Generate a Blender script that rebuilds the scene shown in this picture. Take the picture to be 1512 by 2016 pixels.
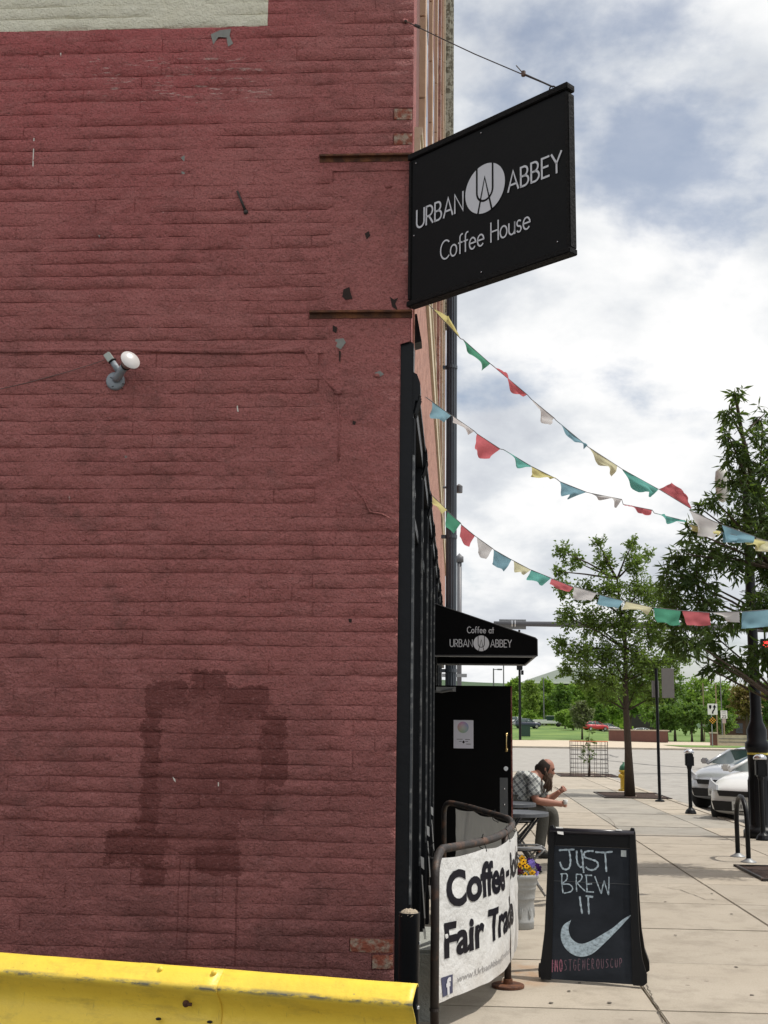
import bpy, bmesh, math, random
from mathutils import Vector, Matrix, noise
random.seed(7)
sc = bpy.context.scene
for o in list(bpy.data.objects): bpy.data.objects.remove(o)
COL = sc.collection
R = math.radians
# ------------------------------------------------------------------ camera
HC, FPX = 1.65, 2300.0
PSI, PIT, ROL = R(-3.6), R(10.25), R(0.75)
cF = Vector((math.sin(PSI)*math.cos(PIT), math.cos(PSI)*math.cos(PIT), math.sin(PIT)))
_R0 = Vector((math.cos(PSI), -math.sin(PSI), 0)); _U0 = _R0.cross(cF)
cR = _R0*math.cos(ROL) + _U0*math.sin(ROL); cU = -_R0*math.sin(ROL) + _U0*math.cos(ROL)
cC = Vector((0, 0, HC))
cam = bpy.data.cameras.new('camera'); camo = bpy.data.objects.new('camera', cam); COL.objects.link(camo)
cam.sensor_fit = 'HORIZONTAL'; cam.sensor_width = 36.0; cam.lens = 36.0*FPX/1512.0
cam.clip_start = 0.1; cam.clip_end = 9000
M = Matrix((cR, cU, -cF)).transposed().to_4x4(); M.translation = cC
camo.matrix_world = M; sc.camera = camo
sc.render.resolution_x, sc.render.resolution_y = 768, 1024
# ------------------------------------------------------------------ sky and sun
SUN_EL, SUN_AZ = R(64), R(1.5)            # azimuth from +X (street side) towards +Y (down the street)
SUN = Vector((math.cos(SUN_EL)*math.cos(SUN_AZ), math.cos(SUN_EL)*math.sin(SUN_AZ), math.sin(SUN_EL)))
world = bpy.data.worlds.new('World'); sc.world = world; world.use_nodes = True
wt = world.node_tree; wt.nodes.clear()
def N(t, kind, **kw):
    n = t.nodes.new(kind)
    for k, v in kw.items(): setattr(n, k, v)
    return n
wo = N(wt, 'ShaderNodeOutputWorld'); bg = N(wt, 'ShaderNodeBackground'); wt.links.new(bg.outputs[0], wo.inputs[0])
sky = N(wt, 'ShaderNodeTexSky', sky_type='NISHITA', sun_disc=False, sun_elevation=SUN_EL, sun_rotation=math.pi/2-SUN_AZ, air_density=1.0, dust_density=1.5)
skm = N(wt, 'ShaderNodeVectorMath', operation='SCALE'); wt.links.new(sky.outputs[0], skm.inputs[0]); skm.inputs['Scale'].default_value = 0.11
tc = N(wt, 'ShaderNodeTexCoord'); sep = N(wt, 'ShaderNodeSeparateXYZ'); wt.links.new(tc.outputs['Generated'], sep.inputs[0])
def wm(op, a, b=None, c=None):
    n = N(wt, 'ShaderNodeMath', operation=op)
    for i, v in enumerate((a, b, c)):
        if v is None: continue
        if isinstance(v, (int, float)): n.inputs[i].default_value = v
        else: wt.links.new(v, n.inputs[i])
    return n.outputs[0]
zz = wm('ADD', wm('MAXIMUM', sep.outputs[2], 0.0), 0.42)
cmb = N(wt, 'ShaderNodeCombineXYZ'); wt.links.new(wm('DIVIDE', sep.outputs[0], zz), cmb.inputs[0]); wt.links.new(wm('DIVIDE', sep.outputs[1], zz), cmb.inputs[1]); cmb.inputs[2].default_value = 3.7
n1 = N(wt, 'ShaderNodeTexNoise'); n1.inputs['Scale'].default_value = 3.1; n1.inputs['Detail'].default_value = 9; n1.inputs['Roughness'].default_value = 0.56; n1.inputs['Distortion'].default_value = 0.08
wt.links.new(cmb.outputs[0], n1.inputs[0])
n2 = N(wt, 'ShaderNodeTexNoise'); n2.inputs['Scale'].default_value = 4.2; n2.inputs['Detail'].default_value = 8; n2.inputs['Roughness'].default_value = 0.56; n2.inputs['Distortion'].default_value = 0.12
ad = N(wt, 'ShaderNodeVectorMath', operation='ADD'); wt.links.new(cmb.outputs[0], ad.inputs[0]); ad.inputs[1].default_value = (5.3, 2.1, 8.0); wt.links.new(ad.outputs[0], n2.inputs[0])
def ramp(t, fac, stops, interp='LINEAR'):
    n = N(t, 'ShaderNodeValToRGB'); r = n.color_ramp; r.interpolation = interp
    while len(r.elements) < len(stops): r.elements.new(0.5)
    for e, (p, c) in zip(r.elements, stops):
        e.position = p; e.color = (c[0], c[1], c[2], 1) if len(c) > 1 else (c[0],)*3 + (1,)
    t.links.new(fac, n.inputs[0]); return n.outputs[0]
cov = ramp(wt, n1.outputs[0], [(0.33, (0.32,)), (0.47, (1,))], 'EASE')
ccol = ramp(wt, n2.outputs[0], [(0.30, (0.58, 0.61, 0.67)), (0.43, (0.74, 0.77, 0.81)), (0.52, (0.93, 0.94, 0.95)), (0.62, (1.08, 1.07, 1.06))])
mx = N(wt, 'ShaderNodeMix', data_type='RGBA'); wt.links.new(cov, mx.inputs[0]); wt.links.new(skm.outputs[0], mx.inputs[6]); wt.links.new(ccol, mx.inputs[7])
wt.links.new(mx.outputs[2], bg.inputs[0]); bg.inputs[1].default_value = 1.0
sl = bpy.data.lights.new('sun', 'SUN'); sl.energy = 3.4; sl.angle = R(0.55); sl.color = (1.0, 0.95, 0.87)
so = bpy.data.objects.new('sun', sl); COL.objects.link(so); so.rotation_euler = SUN.to_track_quat('Z', 'Y').to_euler(); so.location = (20, 10, 40)
sc.view_settings.view_transform = 'Standard'; sc.view_settings.look = 'None'; sc.view_settings.exposure = 0.0; sc.view_settings.gamma = 1.0
sc.cycles.max_bounces = 6; sc.cycles.transparent_max_bounces = 8; sc.cycles.use_denoising = True
# ------------------------------------------------------------------ placing: a pixel of the photograph on a known plane of the place
def ray(px, py): return cF + cR*((px-756)/FPX) + cU*((1008-py)/FPX)
def atY(px, py, y): d = ray(px, py); return cC + d*(y/d.y)
def atZ(px, py, z): d = ray(px, py); return cC + d*((z-HC)/d.z)
def atP(px, py, p0, n): d = ray(px, py); return cC + d*((p0-cC).dot(n)/d.dot(n))
# ------------------------------------------------------------------ mesh helpers
class MB:
    def __init__(s): s.v = []; s.f = []; s.mi = []; s.cm = 0
    def add(s, vs, fs):
        b = len(s.v); s.v += [Vector(v) for v in vs]; s.f += [tuple(i+b for i in f) for f in fs]; s.mi += [s.cm]*len(fs); return s
    def box(s, c, d, rot=None, bev=0.0):
        c = Vector(c); hx, hy, hz = d[0]/2, d[1]/2, d[2]/2
        if bev <= 0:
            vs = [Vector((x*hx, y*hy, z*hz)) for x in (-1, 1) for y in (-1, 1) for z in (-1, 1)]
            fs = [(0,1,3,2), (4,6,7,5), (0,4,5,1), (2,3,7,6), (0,2,6,4), (1,5,7,3)]
        else:
            bm = bmesh.new(); bmesh.ops.create_cube(bm, size=1.0)
            for v in bm.verts: v.co = Vector((v.co.x*2*hx, v.co.y*2*hy, v.co.z*2*hz))
            bmesh.ops.bevel(bm, geom=bm.edges[:], offset=bev, segments=2, affect='EDGES')
            bm.verts.index_update(); vs = [v.co.copy() for v in bm.verts]; fs = [tuple(v.index for v in f.verts) for f in bm.faces]; bm.free()
        if rot is not None: vs = [rot @ v for v in vs]
        return s.add([v + c for v in vs], fs)
    def cyl(s, a, b, r0, r1=None, n=12, cap=True):
        a, b = Vector(a), Vector(b); r1 = r0 if r1 is None else r1
        d = (b-a).normalized(); u = d.orthogonal().normalized(); w = d.cross(u)
        vs = []
        for p, r in ((a, r0), (b, r1)):
            for i in range(n):
                t = 2*math.pi*i/n; vs.append(p + u*(r*math.cos(t)) + w*(r*math.sin(t)))
        fs = [(i, (i+1) % n, n+(i+1) % n, n+i) for i in range(n)]
        if cap: fs += [tuple(range(n-1, -1, -1)), tuple(range(n, 2*n))]
        return s.add(vs, fs)
    def tube(s, pts, r, n=8, cap=True, closed=False):
        pts = [Vector(p) for p in pts]; m = len(pts); rr = r if isinstance(r, (list, tuple)) else [r]*m
        vs = []; up = None
        for i, p in enumerate(pts):
            if closed: t = pts[(i+1) % m] - pts[i-1]
            else: t = (pts[min(i+1, m-1)] - pts[max(i-1, 0)])
            t = t.normalized() if t.length > 1e-9 else Vector((0, 0, 1))
            if up is None: up = t.orthogonal().normalized()
            up = (up - t*up.dot(t)); up = up.normalized() if up.length > 1e-6 else t.orthogonal().normalized()
            w = t.cross(up)
            for k in range(n):
                a = 2*math.pi*k/n; vs.append(p + up*(rr[i]*math.cos(a)) + w*(rr[i]*math.sin(a)))
        fs = []
        for i in range(m if closed else m-1):
            j = (i+1) % m
            for k in range(n): fs.append((i*n+k, i*n+(k+1) % n, j*n+(k+1) % n, j*n+k))
        if cap and not closed: fs += [tuple(range(n-1, -1, -1)), tuple((m-1)*n+k for k in range(n))]
        return s.add(vs, fs)
    def lathe(s, prof, o=(0, 0, 0), n=20, axis='Z', cap=True):
        o = Vector(o); vs = []; m = len(prof)
        for r, h in prof:
            for k in range(n):
                a = 2*math.pi*k/n; x, y = r*math.cos(a), r*math.sin(a)
                vs.append(o + (Vector((x, y, h)) if axis == 'Z' else Vector((x, h, y)) if axis == 'Y' else Vector((h, x, y))))
        fs = [(i*n+k, i*n+(k+1) % n, (i+1)*n+(k+1) % n, (i+1)*n+k) for i in range(m-1) for k in range(n)]
        if cap: fs += [tuple(range(n-1, -1, -1)), tuple((m-1)*n+k for k in range(n))]
        return s.add(vs, fs)
    def sheet(s, fn, nu, nv):
        vs = [fn(i/nu, j/nv) for j in range(nv+1) for i in range(nu+1)]
        fs = [(j*(nu+1)+i, j*(nu+1)+i+1, (j+1)*(nu+1)+i+1, (j+1)*(nu+1)+i) for j in range(nv) for i in range(nu)]
        return s.add(vs, fs)
    def prism(s, poly, d):            # poly: coplanar points, d: extrusion vector
        n = len(poly); d = Vector(d); a = [Vector(p) for p in poly]
        return s.add(a + [p+d for p in a], [tuple(range(n-1, -1, -1)), tuple(range(n, 2*n))] + [(i, (i+1) % n, n+(i+1) % n, n+i) for i in range(n)])
    def blob(s, c, r, seg=10, rng=6, sc=(1, 1, 1), amp=0.0, fr=3.0):
        c = Vector(c); vs = []
        for j in range(rng+1):
            ph = math.pi*j/rng
            for i in range(seg):
                a = 2*math.pi*i/seg; d = Vector((math.sin(ph)*math.cos(a), math.sin(ph)*math.sin(a), math.cos(ph)))
                q = r*(1 + amp*noise.noise(d*fr + c)); vs.append(c + Vector((d.x*q*sc[0], d.y*q*sc[1], d.z*q*sc[2])))
        fs = [(j*seg+i, (j+1)*seg+i, (j+1)*seg+(i+1) % seg, j*seg+(i+1) % seg) for j in range(rng) for i in range(seg)]
        return s.add(vs, fs)
    def mesh(s, name, mats, smooth=False, off=None):
        me = bpy.data.meshes.new(name)
        vs = s.v if off is None else [v-off for v in s.v]
        me.from_pydata([tuple(v) for v in vs], [], s.f)
        for m in (mats if isinstance(mats, (list, tuple)) else [mats]): me.materials.append(m)
        if any(s.mi): me.polygons.foreach_set('material_index', s.mi)
        if smooth: me.polygons.foreach_set('use_smooth', [True]*len(s.f))
        me.validate(); me.update(); return me
def wpos(o):
    p = Vector((0, 0, 0))
    while o is not None: p += o.location; o = o.parent
    return p
def link(name, me, parent=None, loc=None):
    o = bpy.data.objects.new(name, me); COL.objects.link(o)
    if parent is not None: o.parent = parent
    if loc is not None: o.location = loc
    return o
def part(name, mb, mat, parent=None, smooth=False, world=True):
    off = wpos(parent) if (world and parent is not None) else None
    o = link(name, mb.mesh(name, mat, smooth, off), parent)
    if smooth == 'auto': pass
    return o
def tag(o, label=None, cat=None, group=None, kind=None):
    if label: o['label'] = label
    if cat: o['category'] = cat
    if group: o['group'] = group
    if kind: o['kind'] = kind
    return o
def thing(name, label, cat, loc=(0, 0, 0), rz=0.0, group=None):
    o = bpy.data.objects.new(name, None); COL.objects.link(o); o.location = loc; o.rotation_euler = (0, 0, rz)
    o.empty_display_size = 0.1
    return tag(o, label, cat, group)
def copy_tree(o, parent=None):
    c = o.copy(); COL.objects.link(c); c.parent = parent
    for ch in [x for x in bpy.data.objects if x.parent is o]: copy_tree(ch, c)
    return c
def struct(name, mb, mat, smooth=False):
    return tag(part(name, mb, mat, None, smooth), kind='structure')
# ------------------------------------------------------------------ materials
class G:                               # small node-graph writer
    def __init__(s, name):
        s.m = bpy.data.materials.new(name); s.m.use_nodes = True; s.t = s.m.node_tree; s.t.nodes.clear()
        s.out = N(s.t, 'ShaderNodeOutputMaterial'); s.p = N(s.t, 'ShaderNodeBsdfPrincipled'); s.t.links.new(s.p.outputs[0], s.out.inputs[0])
    def set(s, sock, v):
        if isinstance(v, (int, float)): sock.default_value = v
        elif isinstance(v, (tuple, list)): sock.default_value = tuple(v) + ((1.0,) if len(v) == 3 and sock.type == 'RGBA' else ())
        else: s.t.links.new(v, sock)
    def math(s, op, a, b=None, c=None, clamp=False):
        n = N(s.t, 'ShaderNodeMath', operation=op, use_clamp=clamp)
        for i, v in enumerate((a, b, c)):
            if v is not None: s.set(n.inputs[i], v)
        return n.outputs[0]
    def pos(s):
        if not hasattr(s, '_p'): s._p = N(s.t, 'ShaderNodeNewGeometry').outputs['Position']
        return s._p
    def obj(s): return N(s.t, 'ShaderNodeTexCoord').outputs['Object']
    def xyz(s, v=None):
        n = N(s.t, 'ShaderNodeSeparateXYZ'); s.set(n.inputs[0], v if v is not None else s.pos()); return n.outputs
    def noise(s, scale, detail=4, rough=0.55, vec=None, stretch=None, dist=0.0):
        n = N(s.t, 'ShaderNodeTexNoise'); n.inputs['Scale'].default_value = scale; n.inputs['Detail'].default_value = detail; n.inputs['Roughness'].default_value = rough; n.inputs['Distortion'].default_value = dist
        v = vec if vec is not None else s.pos()
        if stretch:
            q = N(s.t, 'ShaderNodeVectorMath', operation='MULTIPLY'); s.set(q.inputs[0], v); q.inputs[1].default_value = stretch; v = q.outputs[0]
        s.set(n.inputs[0], v); return n.outputs[0]
    def ramp(s, fac, stops, interp='LINEAR'): return ramp(s.t, fac, stops, interp)
    def mix(s, fac, a, b, blend='MIX'):
        n = N(s.t, 'ShaderNodeMix', data_type='RGBA', blend_type=blend); s.set(n.inputs[0], fac); s.set(n.inputs[6], a); s.set(n.inputs[7], b); return n.outputs[2]
    def rnd(s): return N(s.t, 'ShaderNodeObjectInfo').outputs['Random']
    def bump(s, h, dist=0.01, strength=1.0, nrm=None):
        n = N(s.t, 'ShaderNodeBump'); s.set(n.inputs['Height'], h); n.inputs['Distance'].default_value = dist; n.inputs['Strength'].default_value = strength
        if nrm is not None: s.set(n.inputs['Normal'], nrm)
        return n.outputs[0]
    def done(s, col, rough=0.7, nrm=None, metal=0.0, spec=None):
        s.set(s.p.inputs['Base Color'], col); s.set(s.p.inputs['Roughness'], rough); s.set(s.p.inputs['Metallic'], metal)
        if spec is not None: s.set(s.p.inputs['Specular IOR Level'], spec)
        if nrm is not None: s.set(s.p.inputs['Normal'], nrm)
        return s.m
def simple(name, c, rough=0.6, metal=0.0, var=0.15, scale=12.0, bump=0.0, bscale=60.0, spec=None, c2=None, thr=(0.4, 0.65)):
    g = G(name)
    if c2 is not None: col = g.mix(g.ramp(g.noise(scale, 5), [(thr[0], (0,)), (thr[1], (1,))]), c, c2)
    elif var > 0: col = g.mix(g.noise(scale, 5), tuple(x*(1-var) for x in c), tuple(min(1, x*(1+var)) for x in c))
    else: col = c
    nrm = g.bump(g.noise(bscale, 5), bump) if bump > 0 else None
    return g.done(col, rough, nrm, metal, spec)
def cloth_mat(name, c, transl=0.45, var=0.12, scale=25.0, c2=None):
    g = G(name)
    col = g.mix(g.noise(scale, 5), tuple(x*(1-var) for x in c), tuple(min(1, x*(1+var)) for x in c)) if c2 is None else g.mix(g.ramp(g.noise(scale, 4), [(0.35, (0,)), (0.7, (1,))]), c, c2)
    g.done(col, 0.9, None, 0, 0.1)
    tr = N(g.t, 'ShaderNodeBsdfTranslucent'); g.set(tr.inputs[0], col); ms = N(g.t, 'ShaderNodeMixShader'); ms.inputs[0].default_value = transl
    g.t.links.new(g.p.outputs[0], ms.inputs[1]); g.t.links.new(tr.outputs[0], ms.inputs[2]); g.t.links.new(ms.outputs[0], g.out.inputs[0])
    return g.m
def leaf_mat(name, a, b, transl=0.35):
    g = G(name); col = g.mix(g.ramp(g.noise(1.7, 3), [(0.35, (0,)), (0.65, (1,))]), a, b)
    g.done(col, 0.5, None, 0, 0.35)
    tr = N(g.t, 'ShaderNodeBsdfTranslucent'); g.set(tr.inputs[0], g.mix(0.5, col, (0.22, 0.34, 0.03))); ms = N(g.t, 'ShaderNodeMixShader'); ms.inputs[0].default_value = transl
    g.t.links.new(g.p.outputs[0], ms.inputs[1]); g.t.links.new(tr.outputs[0], ms.inputs[2]); g.t.links.new(ms.outputs[0], g.out.inputs[0])
    return g.m
YW = 5.8                                   # plane of the alley wall; the street front runs along +Y at X = XF
XF, XS = -0.236, -0.29                     # upper front and recessed shop front
def W(px, py, d=0.0): return atY(px, py, YW - d)
def paint_material():
    g = G('painted_brick'); x, y, z = g.xyz()
    wob = g.noise(9, 4); wob2 = g.noise(26, 4)
    xx = g.math('ADD', x, g.math('MULTIPLY', g.math('SUBTRACT', g.noise(13, 6, .7), 0.5), 0.16)); zw = g.math('ADD', z, g.math('MULTIPLY', g.math('SUBTRACT', g.noise(17, 6, .7), 0.5), 0.13))
    red = g.mix(g.ramp(g.noise(2.2, 6, 0.6), [(0.3, (0,)), (0.7, (1,))]), (0.365, 0.126, 0.114), (0.445, 0.152, 0.138))
    red = g.mix(g.ramp(g.noise(14, 6, 0.65, stretch=(0.5, 1, 1.6)), [(0.46, (0,)), (0.66, (0.8,))]), red, (0.49, 0.172, 0.162))
    red = g.mix(g.ramp(g.noise(5, 7, 0.7), [(0.50, (0,)), (0.68, (0.7,))]), red, (0.205, 0.085, 0.074))
    up = g.math('MULTIPLY', g.math('SUBTRACT', z, 3.6), 0.45, clamp=True)
    upl = g.math('MULTIPLY', up, g.math('MULTIPLY', g.math('SUBTRACT', -0.35, x), 0.9, clamp=True)); red = g.mix(g.math('MULTIPLY', upl, g.math('ADD', .45, g.math('MULTIPLY', g.noise(3, 5), .5))), red, (0.54, 0.115, 0.120))
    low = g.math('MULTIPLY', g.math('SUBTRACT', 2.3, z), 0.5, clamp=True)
    red = g.mix(g.math('MULTIPLY', low, 0.75), red, (0.180, 0.078, 0.072))  # lower wall darkened in the colour: weathered paint plus its dimmer skylight
    red = g.mix(g.ramp(g.noise(1.6, 6, .62), [(.46, (0,)), (.70, (.75,))]), red, (0.50, 0.180, 0.165)); red = g.mix(g.ramp(g.noise(11, 5, .6, stretch=(.35, 1, 1.3)), [(.52, (0,)), (.70, (.55,))]), red, (0.51, 0.20, 0.185))
    def boxm(x0, y0, x1, y1, xs=xx, zs=zw):
        a, b = W(x0, y1), W(x1, y0)
        m = g.math('MULTIPLY', g.math('LESS_THAN', g.math('ABSOLUTE', g.math('SUBTRACT', xs, (a.x+b.x)/2)), (b.x-a.x)/2), g.math('LESS_THAN', g.math('ABSOLUTE', g.math('SUBTRACT', zs, (a.z+b.z)/2)), (b.z-a.z)/2))
        return m
    m = None
    for bx in [(272, 1352, 322, 1640), (300, 1342, 372, 1396), (376, 1322, 450, 1372), (430, 1352, 528, 1410), (512, 1405, 566, 1545), (208, 1636, 330, 1698), (282, 1690, 330, 1746), (384, 1668, 474, 1722)]:
        q = boxm(*bx); m = q if m is None else g.math('MAXIMUM', m, q)
    inner = g.math('MULTIPLY', g.math('MAXIMUM', boxm(292, 1365, 545, 1610), boxm(310, 1560, 470, 1690)), g.ramp(g.noise(4, 4), [(.3, (.25,)), (.7, (.85,))]))
    m = g.math('MAXIMUM', m, inner)
    for px, ya, yb, hw in [(371, 1690, 1888, .0050), (466, 1685, 1902, .0055), (352, 1690, 1855, .0028), (425, 1735, 1800, .0030), (290, 1540, 1640, .0035), (298, 1540, 1645, .0030), (440, 1700, 1770, .0022)]:
        c0, c1 = W(px, ya), W(px, yb); xm = (c0.x+c1.x)/2; dx = g.math('ABSOLUTE', g.math('SUBTRACT', g.math('ADD', x, g.math('MULTIPLY', g.math('SUBTRACT', wob, .5), .012)), xm))
        q = g.math('MULTIPLY', g.math('LESS_THAN', dx, hw), g.math('MULTIPLY', g.math('LESS_THAN', z, c0.z), g.math('GREATER_THAN', z, c1.z))); m = g.math('MAXIMUM', m, g.math('MULTIPLY', q, .8))
    red = g.mix(g.math('MULTIPLY', m, 0.80), red, (0.165, 0.046, 0.040))
    red = g.mix(g.ramp(g.noise(85, 5, .7), [(.34, (.6,)), (.50, (0,))]), red, (.12, .045, .04)); red = g.mix(g.ramp(g.noise(75, 5, .7, stretch=(.7, 1, 1.2)), [(.56, (0,)), (.72, (.5,))]), red, (.55, .27, .26))
    # bare scuffs where the paint has rubbed off the brick arrises
    sc1 = g.math('MULTIPLY', g.ramp(g.noise(40, 6, 0.7, stretch=(0.25, 1, 1.8)), [(0.58, (0,)), (0.66, (1,))]), boxm(170, 112, 540, 205))
    sc2 = g.ramp(g.noise(30, 3, 0.5, stretch=(1, 1, 0.45)), [(0.80, (0,)), (0.82, (0.8,))])
    red = g.mix(g.math('MAXIMUM', sc1, sc2), red, (0.62, 0.42, 0.38))
    grey = g.ramp(g.noise(7.3, 5, 0.6, vec=None), [(0.745, (0,)), (0.755, (0.9,))])
    red = g.mix(grey, red, (0.25, 0.24, 0.22))
    a = W(527, 52); edge = g.math('MULTIPLY', g.math('LESS_THAN', x, a.x), g.math('GREATER_THAN', g.math('ADD', z, g.math('MULTIPLY', g.math('SUBTRACT', wob2, 0.5), 0.012)), a.z))
    cream = g.mix(g.noise(6, 5), (0.88, 0.83, 0.64), (0.95, 0.92, 0.76))
    col = g.mix(edge, red, cream)
    h = g.math('ADD', g.math('MULTIPLY', g.noise(24, 6, 0.66), 1.5), g.math('MULTIPLY', g.noise(95, 4, 0.6), 0.55))
    nb = g.bump(h, 0.024, 1.0)
    return g.done(col, g.mix(g.noise(20, 3), (0.62,)*3, (0.8,)*3), nb, 0, 0.3)
def concrete(name, a, b, grain=(0.36, 0.30), stain=None, rnd=True):
    g = G(name); col = g.mix(g.ramp(g.noise(1.1, 7, 0.62), [(0.3, (0,)), (0.7, (1,))]), a, b)
    if rnd: col = g.mix(g.math('MULTIPLY', g.rnd(), 0.45), col, (a[0]*.74, a[1]*.78, a[2]*.84))
    col = g.mix(g.ramp(g.noise(90, 3), [(0.35, (0.35,)), (0.55, (0,))]), col, tuple(q*0.7 for q in a))
    col = g.mix(g.ramp(g.noise(3.7, 3, 0.5), [(0.70, (0,)), (0.76, (0.4,))]), col, tuple(q*0.45 for q in a))
    vo = N(g.t, 'ShaderNodeTexVoronoi'); vo.inputs['Scale'].default_value = 3.3; g.set(vo.inputs[0], g.pos()); col = g.mix(g.math('MULTIPLY', g.math('LESS_THAN', vo.outputs['Distance'], .055), .6), col, tuple(q*.35 for q in a))
    col = g.mix(g.ramp(g.noise(2.3, 8, .72), [(.48, (0,)), (.68, (.65,))]), col, tuple(q*.60 for q in a))
    if stain is not None:
        x, y, z = g.xyz(); d = g.math('ADD', g.math('POWER', g.math('SUBTRACT', x, stain[0]), 2.0), g.math('MULTIPLY', g.math('POWER', g.math('SUBTRACT', y, stain[1]), 2.0), 0.45))
        k = g.math('MULTIPLY', g.math('SUBTRACT', 1.0, g.math('MULTIPLY', d, 9.0), clamp=True), g.ramp(g.noise(7, 5), [(0.35, (0,)), (0.7, (0.75,))]))
        col = g.mix(k, col, (0.40, 0.20, 0.08))
    return g.done(col, 0.85, g.bump(g.noise(220, 4), 0.003), 0, 0.25)
MT = {}
MT['paint'] = paint_material()
MT['bare_brick'] = simple('bare_brick', (0.26, 0.075, 0.045), 0.9, c2=(0.34, 0.26, 0.20), scale=24, bump=0.01, bscale=80, thr=(0.45, 0.6))
MT['mortar'] = simple('mortar', (0.36, 0.32, 0.27), 0.95, var=0.3, bump=0.01)
MT['black_iron'] = simple('black_painted_iron', (0.005, 0.006, 0.008), 0.42, var=0.5, scale=6, bump=0.002, bscale=25, spec=0.22)
MT['black_matt'] = simple('matt_black_paint', (0.0045, 0.0045, 0.005), 0.5, var=0.4, scale=9, bump=0.001, bscale=40, spec=0.13)
MT['worn_trim'] = simple('worn_grey_trim', (0.05, 0.055, 0.06), 0.5, c2=(0.30, 0.30, 0.29), scale=18, thr=(0.5, 0.72))
MT['stone_pink'] = simple('pink_sandstone', (0.44, 0.235, 0.18), 0.9, c2=(.27, .13, .10), scale=9, bump=0.02, bscale=18, thr=(.45, .62))
MT['stone_tan'] = simple('tan_stone', (0.50, 0.34, 0.23), 0.88, var=0.2, scale=4, bump=0.005, bscale=30)
MT['stone_cream'] = simple('cream_stone', (0.56, 0.48, 0.35), 0.88, var=0.18, scale=4, bump=0.005, bscale=30)
def front_brick():
    g = G('dark_front_brick'); x, y, z = g.xyz(); c = N(g.t, 'ShaderNodeCombineXYZ'); g.set(c.inputs[0], y); g.set(c.inputs[1], z)
    b = N(g.t, 'ShaderNodeTexBrick'); g.set(b.inputs['Vector'], c.outputs[0]); b.inputs['Scale'].default_value = 1.0; b.inputs['Brick Width'].default_value = 0.3; b.inputs['Row Height'].default_value = 0.10; b.inputs['Mortar Size'].default_value = 0.010; b.inputs['Color1'].default_value = (.19, .05, .038, 1); b.inputs['Color2'].default_value = (.12, .036, .03, 1); b.inputs['Mortar'].default_value = (.20, .13, .10, 1)
    return g.done(g.mix(g.math('MULTIPLY', g.noise(9, 4), .4), b.outputs['Color'], (.10, .045, .035)), .9, g.bump(g.math('SUBTRACT', 1.0, b.outputs['Fac']), .01))
MT['front_brick'] = front_brick()
MT['peel'] = simple('peeling_painted_wood', (0.15, 0.14, 0.10), 0.85, c2=(0.44, 0.44, 0.36), scale=14, bump=0.01, bscale=30, thr=(0.44, 0.56))
MT['slate_pipe'] = simple('slate_grey_metal', (0.055, 0.068, 0.085), 0.45, var=0.2, scale=3)
MT['rust'] = simple('rusted_iron', (0.07, 0.028, 0.016), 0.85, c2=(0.20, 0.075, 0.03), scale=16, bump=0.006, bscale=70)
MT['rust_dark'] = simple('dark_rusty_pipe', (0.028, 0.022, 0.019), 0.55, c2=(0.13, 0.062, 0.035), scale=11, bump=0.003, bscale=60, thr=(0.52, 0.72))
def glass_mat(name, c, rough=0.03):
    g = G(name); return g.done(c, rough, g.bump(g.noise(1.2, 2), 0.01), 0.0, 0.8)
MT['shop_glass'] = glass_mat('shop_glass', (0.012, 0.015, 0.018))
MT['car_glass'] = glass_mat('car_glass', (0.03, 0.055, 0.05))
MT['walk'] = concrete('sidewalk_concrete', (0.415, 0.360, 0.288), (0.505, 0.446, 0.365), stain=(0.42, 8.35))
MT['joint'] = simple('dark_joint_sand', (0.10, 0.085, 0.07), 0.95, var=0.3)
MT['kerb'] = concrete('kerb_concrete', (0.46, 0.40, 0.32), (0.54, 0.48, 0.40))
MT['road'] = concrete('road_concrete', (0.33, 0.31, 0.28), (0.39, 0.37, 0.34), rnd=False)
MT['far_walk'] = concrete('far_concrete', (0.52, 0.43, 0.32), (0.58, 0.50, 0.40), rnd=False)
MT['grass'] = simple('mown_grass', (0.075, 0.15, 0.025), 0.9, c2=(0.17, 0.25, 0.05), scale=0.16, bump=0.08, bscale=2.5, thr=(.36, .7))
MT['soil'] = simple('bark_mulch', (0.045, 0.022, 0.014), 0.95, var=0.5, scale=25, bump=0.03, bscale=50)
MT['white_paint'] = simple('white_paint', (0.75, 0.75, 0.73), 0.6, var=0.05)
MT['sign_white'] = simple('pale_sign_vinyl', (0.60, 0.60, 0.63), 0.5, var=0.04)
MT['bark'] = simple('tree_bark', (0.075, 0.055, 0.04), 0.95, var=0.4, scale=20, bump=0.02, bscale=40)
MT['grey_metal'] = simple('galvanised_grey', (0.28, 0.29, 0.30), 0.5, 0.3, var=0.15, scale=8)
MT['pole_grey'] = simple('grey_pole_paint', (0.13, 0.13, 0.14), 0.5, 0.2, var=0.15)
MT['chrome'] = simple('brushed_chrome', (0.62, 0.62, 0.63), 0.22, 1.0, var=0.1)
MT['rubber'] = simple('black_rubber', (0.012, 0.012, 0.012), 0.8, var=0.2)
MT['wood_pole'] = simple('weathered_pole_wood', (0.24, 0.18, 0.12), 0.9, var=0.25, scale=5)
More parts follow.
